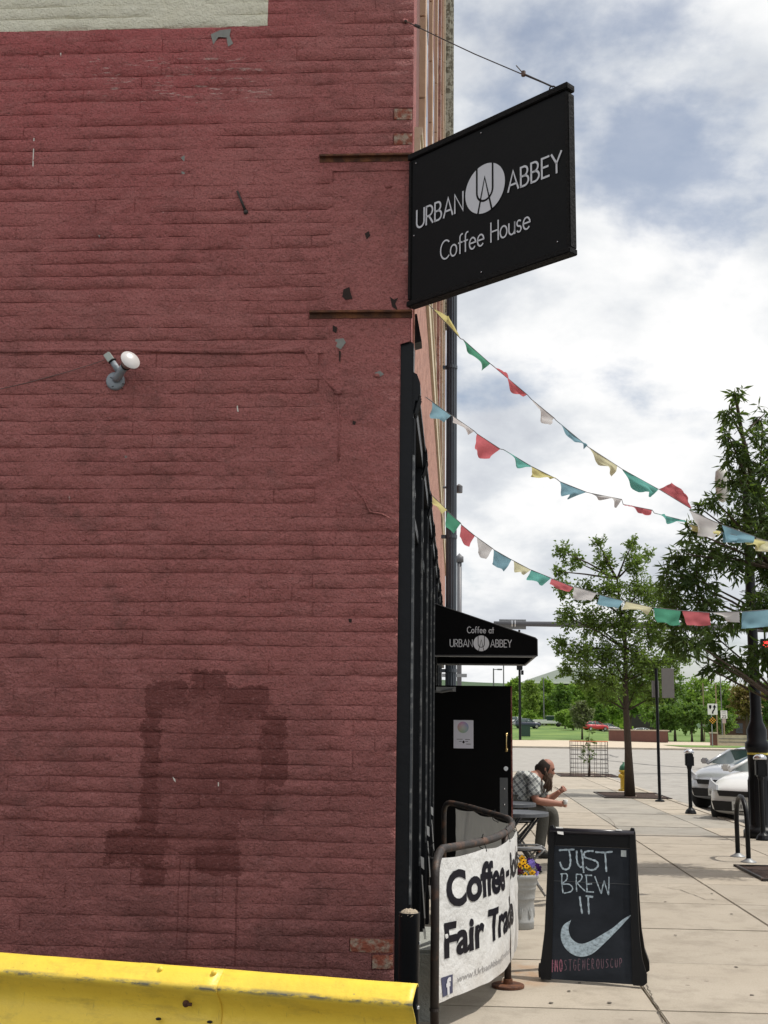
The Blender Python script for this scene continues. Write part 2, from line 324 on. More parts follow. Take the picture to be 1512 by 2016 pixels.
# ================================================================== GROUND
ZR = -0.14                                  # road level, sidewalk top is z = 0
KX, KY = 5.05, 43.0                         # kerb line along the street, kerb line at the crossing
def terr(y, x=0.0):
    t = max(0.0, min(1.0, (y-138)/70.0)); return ZR - 0.02 + (1.62-ZR)*t*t*(3-2*t)*(1.0 if x < 18 else max(0.0, 1-(x-18)/14))
mb = MB(); ys = [-60, 0, 60, 94, 138, 150, 160, 170, 180, 190, 200, 208, 230, 300, 600, 1500, 5000]; xs = [-3000, -600, -200, -60, 0, 12, 18, 22, 26, 32, 60, 200, 600, 3000]
mb.v = [Vector((x, y, terr(y, x)-0.01)) for y in ys for x in xs]; nx = len(xs)
mb.f = [(j*nx+i, j*nx+i+1, (j+1)*nx+i+1, (j+1)*nx+i) for j in range(len(ys)-1) for i in range(nx-1)]; mb.mi = [0]*len(mb.f)
struct('ground', mb, MT['grass'], True)
mb = MB(); mb.sheet(lambda u, v: Vector((-250+u*560, -40+v*136, ZR)), 20, 12); struct('road', mb, MT['road'])
mb = MB()
for pts in [[(6.5, 60), (9.5, 72), (9.8, 80)], [(10, 52), (30, 55), (44, 54)], [(13, 62), (22, 58), (30, 60)], [(6, 47), (20, 48.5), (34, 47)], [(8.5, 78), (7.5, 66), (9.3, 58), (12, 50)]]:
    P = [Vector((x + random.uniform(-.2, .2), y + random.uniform(-.2, .2), ZR+0.004)) for (x, y) in pts]
    Q = []
    for a, b in zip(P, P[1:]):
        for k in range(8): p = a.lerp(b, k/8); Q.append(p + Vector((random.uniform(-.12, .12), random.uniform(-.25, .25), 0)))
    for a, b in zip(Q, Q[1:]):
        w = Vector((0.05 + random.random()*.06, 0.16, 0)); mb.add([a-w, b-w, b+w, a+w], [(0, 1, 2, 3)])
struct('road_crack', mb, simple('tar_sealed_crack', (0.07, 0.068, 0.065), 0.8))
MT['walk_grey'] = concrete('grey_sidewalk_concrete', (0.345, 0.318, 0.272), (0.42, 0.385, 0.33))
mb = MB(); mb.box((-97.5+KX/2, (KY-30)/2-0.15, -0.10), (KX+195, KY+30-0.3, 0.14)); walk_base = struct('sidewalk', mb, MT['joint'])
xj = [-0.27, 1.2, 2.65, 4.1, KX-0.17]; yj0, dy = 0.15, 1.45
for i in range(4):
    for j in range(4, 30):
        y0, y1 = yj0 + j*dy, min(yj0 + (j+1)*dy, KY-0.17)
        if y0 > KY-0.3: continue
        x0, x1 = xj[i], xj[i+1]; g = 0.006; t = random.uniform(-0.0025, 0.0025)
        mb = MB(); mb.box(((x0+x1)/2, (y0+y1)/2, -0.03+t), (x1-x0-2*g, y1-y0-2*g, 0.06), bev=0.006)
        o = part('slab', mb, MT['walk_grey'] if (i == 2 and 12 < j < 22) or (i == 3 and j in (7, 8, 14, 15)) else MT['walk'], walk_base)
mb = MB(); mb.sheet(lambda u, v: Vector((-60+u*64.8, -28+v*33.9, -0.006)), 20, 20)
g = G('alley_asphalt'); col_ = g.mix(g.ramp(g.noise(1.3, 6), [(.3, (0,)), (.7, (1,))]), (.045, .044, .043), (.075, .073, .070)); struct('alley', mb, g.done(col_, .9, g.bump(g.noise(160, 3), .006)))
kb = thing('kerb', None, None, (KX, 0, ZR)); kb['kind'] = 'structure'
for j in range(-4, 15):
    mb = MB(); mb.box((KX-0.083, j*3.0+0.5, -0.055), (0.16, 2.985, 0.125), bev=0.015); part('kerb_stone', mb, MT['kerb'], kb)
for i in range(-3, 2):
    mb = MB(); mb.box((i*3.0+KX-4.7, KY-0.083, -0.055), (2.985, 0.16, 0.125), bev=0.015); part('kerb_stone', mb, MT['kerb'], kb)
for nm, (px, py), sx, sy in [('a', (1243, 1567), 1.5, 2.2), ('b', (1155, 1527), 1.9, 2.2), ('c', (1580, 1722), 1.2, 1.3)]:
    c = atZ(px, py, 0.0); mb = MB(); mb.sheet(lambda u, v: Vector((c.x+(u-.5)*sx, c.y+(v-.5)*sy, 0.012 + 0.02*noise.noise(Vector((u*6, v*6, c.x))))), 14, 14)
    o = struct('soil_bed', mb, MT['soil'], True)
    mb = MB()
    for a, b in (((-1, -1), (1, -1)), ((1, -1), (1, 1)), ((1, 1), (-1, 1)), ((-1, 1), (-1, -1))):
        p, q = Vector((c.x+a[0]*sx/2, c.y+a[1]*sy/2, 0.012)), Vector((c.x+b[0]*sx/2, c.y+b[1]*sy/2, 0.012)); d = (q-p).normalized()*0.03
        mb.tube([p-d, q+d], 0.022, 4)
    part('edging', mb, MT['rust_dark'], o)
mb = MB(); rgc = random.Random(9)
for (px, py) in [(1310, 1776), (1141, 1936), (1120, 1952), (1330, 1842), (1450, 1905), (1200, 1975), (1402, 1760), (1480, 1960), (1085, 1975), (1295, 1700), (1380, 1655), (1440, 1800)]:
    c = atZ(px, py, 0.0); mb.add([Vector((c.x+.016*rgc.uniform(.5, 1.2)*math.cos(a*math.pi/4), c.y+.022*rgc.uniform(.5, 1.2)*math.sin(a*math.pi/4), .0045)) for a in range(8)], [tuple(range(8))])
o = struct('gum_spot', mb, MT['joint']); o['kind'] = 'stuff'
mb = MB()
for pts in [[(1270, 1936), (1284, 1957), (1297, 1990), (1318, 2030)], [(1180, 1600), (1202, 1612), (1215, 1632)], [(1300, 1745), (1340, 1752), (1390, 1770), (1420, 1772)]]:
    P = [atZ(x, y, 0.0045) for x, y in pts]; Q = []
    for a, b in zip(P, P[1:]):
        for k in range(6): Q.append(a.lerp(b, k/6)+Vector((rgc.uniform(-.012, .012), rgc.uniform(-.03, .03), 0)))
    for a, b in zip(Q, Q[1:]):
        w = Vector((.002+.003*rgc.random(), .002, 0)); mb.add([a-w, b-w, b+w, a+w], [(0, 1, 2, 3)])
struct('pavement_crack', mb, MT['joint'])
# far side of the crossing: kerb, broad pale walk
mb = MB(); mb.sheet(lambda u, v: Vector((-120+u*300, 95.6+v*42, 0.0)), 30, 3); struct('far_pavement', mb, MT['far_walk'])
mb = MB(); mb.box((30, 95.4, -0.075), (300, 0.4, 0.15)); struct('far_kerb', mb, MT['kerb'])
mb = MB(); mb.sheet(lambda u, v: Vector((19+u*60, 100+v*11+u*3, 0.03)), 6, 2); struct('verge', mb, MT['grass'])
mb = MB(); mb.sheet(lambda u, v: Vector((4.6+u*5.0*(1-v*.4), 134+v*6, 0.03)), 6, 2); struct('verge', mb, MT['grass'])
# hill far behind
mb = MB(); mb.sheet(lambda u, v: Vector((-700+u*2600, 3000+v*900, -10 + (1-abs(2*v-1))*(128+30*noise.noise(Vector((u*3, 0, 0))) + 14*noise.noise(Vector((u*11, 4, 0)))))), 60, 8)
struct('hill', mb, simple('distant_wooded_hill', (0.06, 0.10, 0.05), 1.0, var=0.2, scale=0.01), True)

# ================================================================== BRICK BUILDING
BL = thing('brick_building', 'old corner building with thickly painted red brick side wall and black shop front', 'building', (-2.0, 6.0, 0))
mb = MB(); TOP = 18.0
ZC = W(800, 668).z                                       # where the wall steps back to the shop front
mb.box((-7.0+XF/2-0.0, YW+0.2, ZC+(TOP-ZC)/2), (14.0+XF, 0.4, TOP-ZC)); mb.box((-7.0+XS/2, YW+0.2, ZC/2), (14.0+XS, 0.4, ZC))
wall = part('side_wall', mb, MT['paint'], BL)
CH, BLN = 0.0722, 0.2135
variants = {}
def brick_mesh(w, k, m, tagn):
    key = (round(w, 3), k, tagn)
    if key in variants: return variants[key]
    rng = random.Random(hash((k, tagn == 'b')) % 9999 + 31*k); nx, nz = 6, 3; H = CH - (0.0012 + 0.0042*rng.random() if tagn == 'p' else 0.011); eb, et = rng.choice((.0002, .0008, .0016, .003, .0042)), rng.choice((0, .0004, .0010, .0018)); sd0 = 0.0 if tagn == 'p' else .002
    Wd = w - (0.0 if tagn == 'p' else 0.010); d0 = 0.0062 + (0.0012*rng.random() if tagn == 'p' else .003)
    vs = []; idx = {}
    for j in range(nz+1):
        for i in range(nx+1):
            x = (i/nx-.5)*Wd; z = (j/nz-.5)*H; e = (j in (0, nz)); s = (i in (0, nx))
            d = d0 + rng.uniform(-.0009, .0009)*(0 if s and tagn == 'p' else 1) - (eb*rng.uniform(.4, 1.3) if j == 0 else et if j == nz else 0) - (sd0 if s else 0)
            if e: z += rng.uniform(-.0022, .0022)
            if s: z *= 0.985
            idx[i, j] = len(vs); vs.append(Vector((x, -d, z)))
    fs = [(idx[i, j], idx[i+1, j], idx[i+1, j+1], idx[i, j+1]) for j in range(nz) for i in range(nx)]
    ring = [idx[i, 0] for i in range(nx+1)] + [idx[nx, j] for j in range(1, nz+1)] + [idx[i, nz] for i in range(nx-1, -1, -1)] + [idx[0, j] for j in range(nz-1, 0, -1)]
    b = len(vs); vs += [Vector((vs[q].x, 0.004, vs[q].z)) for q in ring]; n = len(ring)
    fs += [(ring[(q+1) % n], ring[q], b+q, b+(q+1) % n) for q in range(n)]
    q = MB(); q.add(vs, fs); me = q.mesh('brick', m, tagn == 'p'); variants[key] = me; return me
bare = [(776, 215, 815, 306), (788, 634, 812, 668), (716, 1832, 772, 1900)]
def bare_at(x, z):
    for a, b, c, d in bare:
        p, q = W(a, d), W(c, b)
        if p.x < x < q.x+.02 and p.z < z < q.z: return True
plA = [W(*p) for p in [(672, 330), (690, 420), (684, 520), (672, 600), (664, 700), (666, 880), (664, 1010), (790, 1010), (790, 690), (815, 600), (816, 330)]]
def in_poly(x, z, P):
    c = False
    for a, b in zip(P, P[1:]+P[:1]):
        if (a.z > z) != (b.z > z) and x < (b.x-a.x)*(z-a.z)/(b.z-a.z)+a.x: c = not c
    return c
bricks = []
for k in range(0, 84):
    zc = (k+.5)*CH; xr = XF if zc > ZC else XS; x = xr; first = True; off = 0.5 if k % 2 else 1.0
    while x > -3.6:
        w = BLN*(off if first else 1.0); first = False; xc = x - w/2; x -= w
        if in_poly(xc, zc, plA): continue
        bricks.append((xc, zc, w, bare_at(xc, zc)))
bricks.sort(key=lambda b: (0 if b[3] else 1, (Vector((b[0], YW, b[1]))-cC).length if -2.55 < b[0] and 0.5 < b[1] < 5.6 else 99))
def nz_(x, y, z): return noise.noise(Vector((x, y, z)))
def joint(x, k):                                   # how open the bed joint under course k is at x: it comes and goes brick by brick
    cell = math.floor((x + (.107 if k % 2 else 0))/(BLN*.5)); h_ = math.sin(cell*12.9898+k*78.233)*43758.5453; h_ -= math.floor(h_)
    q = .8*nz_(x*1.9, k*.91, 7.7) + .6*nz_(x*9, k*2.1, 3.1); return max(0.05, min(1.0, .28 + 1.3*q + .75*(h_-.35)))
def painted_brick(xc, zc, w, k):
    xs_ = [-.5, -.455, -.25, 0, .25, .455, .5]; r1, r2 = random.random(), random.random(); dl = .0120*max(0, r1-.60); dr_ = .0120*max(0, r2-.60); q = MB(); pr_ = random.uniform(-.0012, .0012)
    def pt(u, row):
        x = xc+u*w; jb, jt = joint(x, k), joint(x, k+1); kk = (k if row < 2 else k+1); wob = .0040*nz_(x*2.7, kk*.83, 1.3) + .0030*nz_(x*15, kk*.83, 4.1)
        zr = [k*CH + .0002 + .0060*jb, k*CH + .0170, (k+1)*CH - .0140, (k+1)*CH - .0002 - .0020*jt][row] + wob
        d = .0105 + pr_ + .0030*nz_(x*2.6, zr*3.4, .5) + .0024*nz_(x*13, zr*13, 2.5)
        d -= (.0096*jb if row == 0 else .0040*jt if row == 3 else 0) + (dl if u == -.5 else dr_ if u == .5 else 0)
        return Vector((x, YW-d, zr))
    g_ = [[pt(u, r) for u in xs_] for r in range(4)]; n = len(xs_); o_ = Vector((xc, YW, zc))
    q.v = [p-o_ for r in g_ for p in r]; q.f = [(r*n+i, r*n+i+1, (r+1)*n+i+1, (r+1)*n+i) for r in range(3) for i in range(n-1)]
    def lip(ids, share):
        b_ = len(q.v)
        if not share: q.v += [q.v[i].copy() for i in ids]; ids2 = list(range(b_, b_+len(ids)))
        else: ids2 = ids
        b_ = len(q.v); q.v += [Vector((q.v[i].x, .004, q.v[i].z)) for i in ids2]
        q.f += [(ids2[i+1], ids2[i], b_+i, b_+i+1) for i in range(len(ids2)-1)]
    lip([i for i in range(n)], False); lip([3*n+i for i in range(n-1, -1, -1)], False); lip([r*n for r in range(3, -1, -1)], False); lip([r*n+n-1 for r in range(4)], False)
    q.mi = [0]*len(q.f); return q
mass = MB()
for n, (xc, zc, w, bb) in enumerate(bricks):
    loc = Vector((xc, YW, zc))
    if bb: link('brick', brick_mesh(w, random.randrange(16), MT['bare_brick'], 'b'), wall, loc - wpos(wall)); continue
    q = painted_brick(xc, zc, w, int(zc/CH))
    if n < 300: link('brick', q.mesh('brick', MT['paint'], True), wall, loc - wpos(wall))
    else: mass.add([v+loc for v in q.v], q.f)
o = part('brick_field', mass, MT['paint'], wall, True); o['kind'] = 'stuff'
# smooth render patch by the corner
def plaster(u, v):
    z0, z1 = W(740, 1010).z, W(740, 330).z; z = z0+(z1-z0)*v; xr = (XF if z > ZC-0.02 else XS) - 0.004
    xl = -0.72 + 0.05*noise.noise(Vector((z*4, 1, 0))) + 0.02*noise.noise(Vector((z*17, 1, 0))) + 0.03*(z-3)
    x = xl + (xr-xl)*u; e = min(u*14, 1.0)*min(v*30, 1)*min((1-v)*30, 1)
    zz_ = z + (0.03*noise.noise(Vector((x*9, 3, 1))) if v in (0, 1) else 0)
    return Vector((x, YW - 0.002 - e*(0.007+0.004*noise.noise(Vector((x*6, z*6, 5)))+0.0015*noise.noise(Vector((x*30, z*30, 5)))), zz_))
mb = MB(); mb.sheet(plaster, 26, 110); part('plaster_patch', mb, MT['paint'], wall, True)
# vertical seam of the bricked-up pier, the painted-over conduit ridge and small scars
mb = MB()
def wl(pts, d=0.008): return [W(x, y, d) for x, y in pts]
mb.tube(wl([(0, 692), (120, 690), (250, 688), (400, 692), (500, 694), (560, 690), (598, 688)]), [0.011, .014, .012, .015, .012, .016, .019], 6)
mb.tube(wl([(600, 690), (612, 716), (640, 748), (662, 772)]), [.010, .005, .005, .006], 6)
mb.tube(wl([(664, 775), (668, 840), (666, 910)]), .006, 6); mb.tube(wl([(690, 950), (715, 980), (728, 1008), (752, 1012), (781, 1028)]), [.004, .005, .006, .005, .004], 6)
part('painted_conduit', mb, MT['paint'], BL, True)
for x, y, s in [(765, 366, 9), (598, 690, 8), (665, 773, 9), (742, 740, 8), (80, 108, 7), (482, 418, 5), (240, 692, 5), (798, 42, 8)]:
    p = W(x, y, 0.008); mb = MB(); mb.blob(p, s/420.0, 8, 5, (1, 0.7, 0.75), 0.5, 2.2); part('bolt_stub', mb, MT['paint'], BL, True)
mb = MB(); mb.cyl(W(467, 376, .02), W(484, 417, .012), .006, .007, 8); mb.blob(W(484, 418, .012), .014, 8, 5); part('spike', mb, MT['rust_dark'], BL, True)
def chip(name, pts, mat, dd=0.0105):
    mb = MB(); c = sum((W(x, y, dd) for x, y in pts), Vector())/len(pts); P = []
    for (x, y) in pts: P.append(W(x, y, dd))
    mb.prism(P, (0, -0.0015, 0)); part(name, mb, mat, wall)
dk = simple('bare_dark_hole', (0.03, 0.018, 0.015), 0.95, var=0.4); gy = simple('old_grey_coat', (0.24, 0.24, 0.22), 0.9, var=0.25, scale=30, bump=0.004)
for pts in [[(415, 68), (432, 60), (455, 57), (452, 70), (459, 86), (449, 92), (446, 74), (430, 73), (420, 88)], [(425, 335), (432, 339), (440, 346), (434, 354), (426, 350)], [(356, 310), (364, 306), (363, 320)], [(355, 328), (361, 330), (365, 345), (358, 342)], [(368, 357), (376, 356), (375, 366), (367, 372)], [(660, 668), (676, 666), (681, 674), (671, 688), (662, 683)], [(190, 458), (199, 457), (196, 468)], [(738, 734), (748, 730), (756, 737), (742, 745)]]: chip('paint_chip', pts, gy)
for pts in [[(676, 570), (688, 565), (690, 576), (694, 588), (680, 590), (674, 584)], [(718, 460), (726, 455), (729, 464), (722, 471)], [(768, 585), (776, 590), (784, 586), (778, 598), (784, 612), (772, 604)], [(655, 640), (664, 645), (662, 656), (655, 652)], [(694, 828), (701, 830), (699, 837), (694, 835)], [(686, 1218), (693, 1219), (692, 1226), (687, 1225)], [(667, 690), (671, 692), (670, 712), (668, 712)]]: chip('hole', pts, dk)
wp = simple('bare_white_fleck', (0.66, 0.62, 0.56), 0.8, var=0.1)
for pts in [[(292, 647), (297, 645), (296, 652)], [(466, 800), (468, 798), (470, 811), (467, 810)], [(340, 1529), (345, 1534), (346, 1540), (342, 1536)], [(429, 1540), (431, 1540), (431, 1548), (429, 1548)], [(118, 105), (121, 104), (120, 111)], [(66, 272), (68, 272), (66, 328), (64, 328)]]: chip('paint_chip', pts, wp)
# rusted flat irons that carry the sign
for a, b in (((630, 312), (813, 312)), ((610, 618), (812, 617))):
    p, q = W(*a), W(*b); mb = MB(); mb.box(((p.x+q.x)/2, YW-0.022, p.z), (q.x-p.x, 0.036, 0.010)); mb.box(((p.x+q.x)/2, YW-0.010, p.z-0.017), (q.x-p.x, 0.010, 0.026)); part('flat_iron', mb, MT['rust'], BL)
mb = MB(); mb.tube([W(0, 766, .01), W(60, 752, .012), W(130, 733, .02), W(185, 716, .025), W(207, 708, .03)], .0022, 5); part('thin_wire', mb, simple('old_wire', (0.16, 0.10, 0.09), .7), BL)

# street front: body, string course, pilasters
YE = 24.0
mb = MB(); mb.box((XF-0.30, (6.2+YE)/2, 3.55+(TOP-3.55)/2), (0.6, YE-6.2, TOP-3.55)); mb.box((-7.3, YE-0.2, TOP/2), (14-0.6, 0.4, TOP)); part('front_wall', mb, MT['front_brick'], BL)
mb = MB(); mb.box((-7.2, (6.2+YE)/2-.2, TOP+0.05), (13.8, YE-5.6, 0.1)); part('roof', mb, MT['grey_metal'], BL)
# front bricks of the piers seen edge-on: courses proud of the joints
mb = MB(); mb.box((XF-0.01+0.005, (6.0+YE)/2, 4.05), (0.03, YE-6.0, 1.22)); part('frieze', mb, MT['stone_pink'], BL)
mb = MB(); mb.box((XF+0.008, (6.0+YE)/2, 4.76), (0.05, YE-6.0, 0.20)); mb.box((XF+0.014, (6.0+YE)/2, 4.885), (0.062, YE-6.0, 0.05)); part('string_course', mb, MT['stone_cream'], BL)
for y, w, m in [(6.7, 0.25, 'stone_tan'), (9.05, 0.25, 'stone_tan'), (11.3, 0.25, 'stone_tan'), (13.6, 0.25, 'stone_pink'), (16.4, 0.3, 'stone_tan'), (19.2, 0.25, 'stone_cream')]:
    mb = MB()
    for k in range(22):
        z = 4.93 + k*0.56; mb.box((XF+0.004, y+w/2, z+0.276), ((0.066 if y < 7 else 0.046)+0.003*(k % 2), w, 0.552), bev=0.003)
    part('pilaster', mb, MT[m], BL)
for y in (7.4, 9.65, 11.9, 14.4, 17.6):                 # tall upper windows between the pilasters
    for z in (5.6, 9.2):
        mb = MB(); mb.box((XF-0.008, y+0.55, z+1.2), (0.03, 0.95, 2.4)); o = part('window', mb, MT['peel'], BL)
        for q in (0, 1): mb = MB(); mb.box((XF-0.004, y+0.55, z+0.62+q*1.16), (0.03, 0.78, 1.02)); part('pane', mb, MT['shop_glass'], o)
mb = MB(); mb.box((XF+0.06, 19.9, 13.4), (0.12, 0.4, 8.2), bev=0.01); mb.box((XF+0.075, 21.0, 13.4), (0.15, 0.4, 8.0), bev=0.01); mb.box((XF+0.08, 22.2, 13.4), (0.17, 0.4, 8.0), bev=0.01); part('bay_trim', mb, MT['peel'], BL)
# big fluted rainwater pipe
PX = XF + 0.16; mb = MB()
for k in range(12):
    a = 2*math.pi*k/12; mb.cyl((PX+0.062*math.cos(a), 17.4+0.062*math.sin(a), 0), (PX+0.062*math.cos(a), 17.4+0.062*math.sin(a), 9.3), 0.021, n=6)
mb.cyl((PX, 17.4, 0), (PX, 17.4, 9.3), 0.064, n=12); dp = part('rainwater_pipe', mb, MT['slate_pipe'], BL)
for z in (2.4, 4.4, 7.05, 9.0):
    mb = MB(); mb.cyl((PX, 17.4, z), (PX, 17.4, z+0.05), 0.09, n=14); mb.box((XF+0.04, 17.4, z+.025), (0.12, 0.06, 0.05)); part('pipe_clip', mb, MT['slate_pipe'], dp)
# shop front: recessed glazing, iron columns with two brackets each, cornice
ZK = 3.30
cols = [6.0, 7.42, 8.87, 10.3, 11.75, 13.3, 14.7, 16.1, 17.6]
mb = MB(); mb.box((XS-0.10, (6.2+YE)/2, 1.9), (0.06, YE-6.2, 3.3)); part('shop_backing', mb, MT['black_matt'], BL)
mb = MB(); mb.box((XS+0.015, (6.1+YE)/2, ZK+0.02), (0.12, YE-6.1, 0.10)); mb.box((XS+0.022, (6.1+YE)/2, ZK+0.085), (0.14, YE-6.1, 0.03)); mb.box((XS+0.02, (6.0+YE)/2, 2.80), (0.06, YE-6.0, 0.06)); part('shop_cornice', mb, MT['black_iron'], BL)
mb = MB()
for a, b in zip(cols[:6], cols[1:7]): mb.box((XS+0.006, (a+b)/2, 0.22), (0.05, b-a-0.14, 0.42), bev=0.006)
part('stall_riser', mb, MT['black_iron'], BL)
for i, y in enumerate(cols):
    w = 0.14 if i else 0.16; ya = y-0.07 if i else YW+0.012
    mb = MB(); hz = ZK+0.06 if i else ZC-.01; mb.box((XS+0.025, ya+w/2, hz/2), (0.085, w, hz), bev=0.006)
    for q in (0.25, 0.5, 0.75): mb.tube([(XS+0.068, ya+w*q, 0.45), (XS+0.068, ya+w*q, ZK-0.1)], 0.011, 6)
    c = part('shop_column', mb, MT['black_iron'], BL)
    mb = MB(); mb.box((XS+0.072, ya+0.02, 1.9), (0.010, 0.035, 2.2)); part('worn_edge', mb, MT['worn_trim'], c)
    for zb, s in ((ZK, 1.0), (2.78, 0.55)):              # scrolled bracket
        prof = [(0, 0.30), (0.10, 0.26), (0.145, 0.17), (0.15, 0.05), (0.125, 0.04), (0.11, -0.02), (0.08, -0.02), (0.06, -0.10), (0.02, -0.16), (0, -0.16)]
        mb = MB(); ww = w*0.9; y0 = ya+w*.05
        mb.prism([Vector((XS+0.05+a*s*0.36, y0, zb+b*s*.50)) for a, b in prof], (0, ww, 0))
        for q in range(3): mb.tube([(XS+0.052+0.046*s, y0+ww*(q+.5)/3, zb+0.02*s), (XS+0.052+0.02*s, y0+ww*(q+.5)/3, zb-0.075*s)], 0.011*s, 6)
        part('bracket', mb, MT['black_iron'], c)
    if i in (1, 2, 3):
        for zt, hgt in ((2.2, .10), (0.95, .06)):
            z0 = {1: 0.80, 2: 0.86, 3: 0.9}[i]
        mb = MB(); x = XS+0.078
        mb.add([(x, ya-.004, z0+.06), (x+.02, ya-.004, z0+.05), (x+.022, ya-.004, z0-.02), (x+.004, ya-.004, z0-.005)], [(0, 1, 2, 3)])
        mb.add([(x+.006, ya-.004, z0-.05), (x+.012, ya-.004, z0-.05), (x+.032, ya-.004, z0-.30), (x+.024, ya-.004, z0-.30)], [(0, 1, 2, 3)])
        mb.add([(x+.016, ya-.004, z0-.36), (x+.032, ya-.004, z0-.36), (x+.044, ya-.004, z0-.48), (x+.036, ya-.004, z0-.50)], [(0, 1, 2, 3)])
        part('torn_paper', mb, MT['white_paint'], c)
for i, (a, b) in enumerate(zip(cols, cols[1:])):
    if i == 4: continue
    mb = MB(); mb.box((XS-0.03, (a+b)/2, 1.6), (0.012, b-a-0.16, 2.3)); mb2 = MB()
    o = part('shop_window', mb, MT['shop_glass'], BL)
    mb = MB(); mb.box((XS-0.015, (a+b)/2, 2.98), (0.02, b-a-0.16, 0.30)); part('transom', mb, MT['shop_glass'], o)
mb = MB(); mb.box((XS+0.05, 7.3, 0.16), (0.26, 0.62, 0.44), bev=0.02); mb.box((XS+0.03, 8.6, 0.04), (0.2, 1.6, 0.16), bev=0.02); part('stone_plinth', mb, simple('worn_plinth_stone', (0.33, 0.34, 0.31), .9, var=.3, scale=8, bump=.01), BL)
mb = MB(); mb.prism([atY(px_, py_, 6.03) for px_, py_ in ((806, 618), (821, 618), (830, 672), (816, 676))], (0, .12, 0)); part('iron_bracket', mb, MT['black_iron'], BL)
# crack-side rubble at the foot of the wall
mb = MB()
for k in range(16): mb.blob((XS+0.02+random.uniform(-.02, .06), YW+random.uniform(-.3, .4), random.uniform(0, .02)), random.uniform(.012, .03), 7, 4, (1, 1, .6), .6, 3)
part('rubble', mb, MT['mortar'], BL)
# open door
YD = 13.25; dl, dr = atY(846, 1500, YD).x, atY(1007, 1500, YD).x; dz = atY(925, 1350, YD).z
mb = MB(); mb.box(((dl+dr)/2, YD, dz/2+0.01), (dr-dl, 0.045, dz-0.02), bev=0.004); door = part('door', mb, simple('black_door_paint', (.0028, .0028, .003), .5, var=.4, scale=5, spec=.06), BL)
mb = MB(); mb.box((dr+0.003, YD-0.002, dz/2+.01), (0.016, 0.052, dz-0.02)); part('door_edge', mb, simple('worn_red_door_edge', (0.13, 0.022, 0.018), .7, c2=(.26, .12, .09), scale=30), door)
def D(px, py, d=0.0): return atY(px, py, YD-0.0235-d)
p = D(992, 1572); mb = MB(); mb.box(p, (D(1001, 1572).x-D(985, 1572).x, 0.006, D(992, 1530).z-D(992, 1612).z), bev=0.002); kp = part('lock_guard_plate', mb, simple('dull_steel_plate', (.075, .08, .085), .5, .2, var=.2), door)
mb = MB()
for yy in (1553, 1584): mb.blob(D(993, yy, .006), 0.008, 8, 5)
part('screw', mb, MT['chrome'], kp)
mb = MB(); mb.tube([D(996, 1446, .004), D(997, 1449, .04), D(996.5, 1462, .045), D(997, 1472, .04), D(997, 1476, .004)], 0.008, 8); mb.box(D(997, 1446, .003), (.03, .006, .03)); mb.box(D(997, 1477, .003), (.03, .006, .03)); part('pull_handle', mb, simple('brass_pull', (.5, .38, .18), .35, .9, var=.1), door, True)
q = D(996, 1513); mb = MB(); mb.cyl(q, q+Vector((0, -.012, 0)), .024, n=18); mb.box(q+Vector((0, -.016, 0)), (.008, .01, .035), Matrix.Rotation(R(45), 3, 'Y')); part('deadbolt', mb, MT['chrome'], door)
mb = MB(); mb.tube([D(846, 1360, .0), D(870, 1362, .05), D(892, 1358, .09)], .014, 6); mb.box(D(878, 1357, .03), (.22, .05, .05)); part('door_closer', mb, MT['grey_metal'], door)
# poster on the door
pg = G('event_poster'); oc = pg.obj(); sx_, sy_, sz_ = pg.xyz(oc)
ang = pg.math('ARCTAN2', pg.math('SUBTRACT', sz_, 0.075), pg.math('SUBTRACT', sx_, -0.005)); rad = pg.math('SQRT', pg.math('ADD', pg.math('POWER', pg.math('SUBTRACT', sx_, -0.005), 2.0), pg.math('POWER', pg.math('SUBTRACT', sz_, 0.075), 2.0)))
wheel = pg.ramp(pg.math('MULTIPLY_ADD', ang, 1/(2*math.pi), 0.5), [(0, (.45, .12, .10)), (.2, (.12, .35, .08)), (.45, (.1, .3, .45)), (.6, (.08, .12, .6)), (.8, (.6, .05, .45)), (1, (.45, .12, .10))])
wheel = pg.mix(pg.math('MULTIPLY', rad, 9.0, clamp=True), (.5, .5, .48), wheel)
base = pg.mix(pg.math('LESS_THAN', rad, 0.062), (.62, .62, .70), wheel)
pg.done(base, .7)
pa, pb = D(893, 1473), D(932, 1418); mb = MB(); mb.box(((pa.x+pb.x)/2, YD-.0245, (pa.z+pb.z)/2), (pb.x-pa.x, .002, pb.z-pa.z)); ptr = thing('poster', 'small pale poster with a rainbow coloured circle on the black door', 'poster', ((pa.x+pb.x)/2, YD-.0245, (pa.z+pb.z)/2))
pm = part('sheet', mb, pg.m, ptr)
mb = MB(); cx, cz = (pa.x+pb.x)/2, (pa.z+pb.z)/2; s = .017; zt = cz-.085
mb.add([(cx-s, YD-.0262, zt), (cx, YD-.0262, zt-s), (cx+s, YD-.0262, zt), (cx, YD-.0262, zt+s)], [(0, 1, 2, 3)])
for x0, x1, zq in [(-.075, -.01, .030), (.018, .07, .028), (-.05, -.02, .006), (.02, .05, .006), (.03, .08, -.022)]: mb.box((cx+(x0+x1)/2, YD-.0262, zt+zq), (x1-x0, .0006, .005))
part('print', mb, MT['black_matt'], ptr)
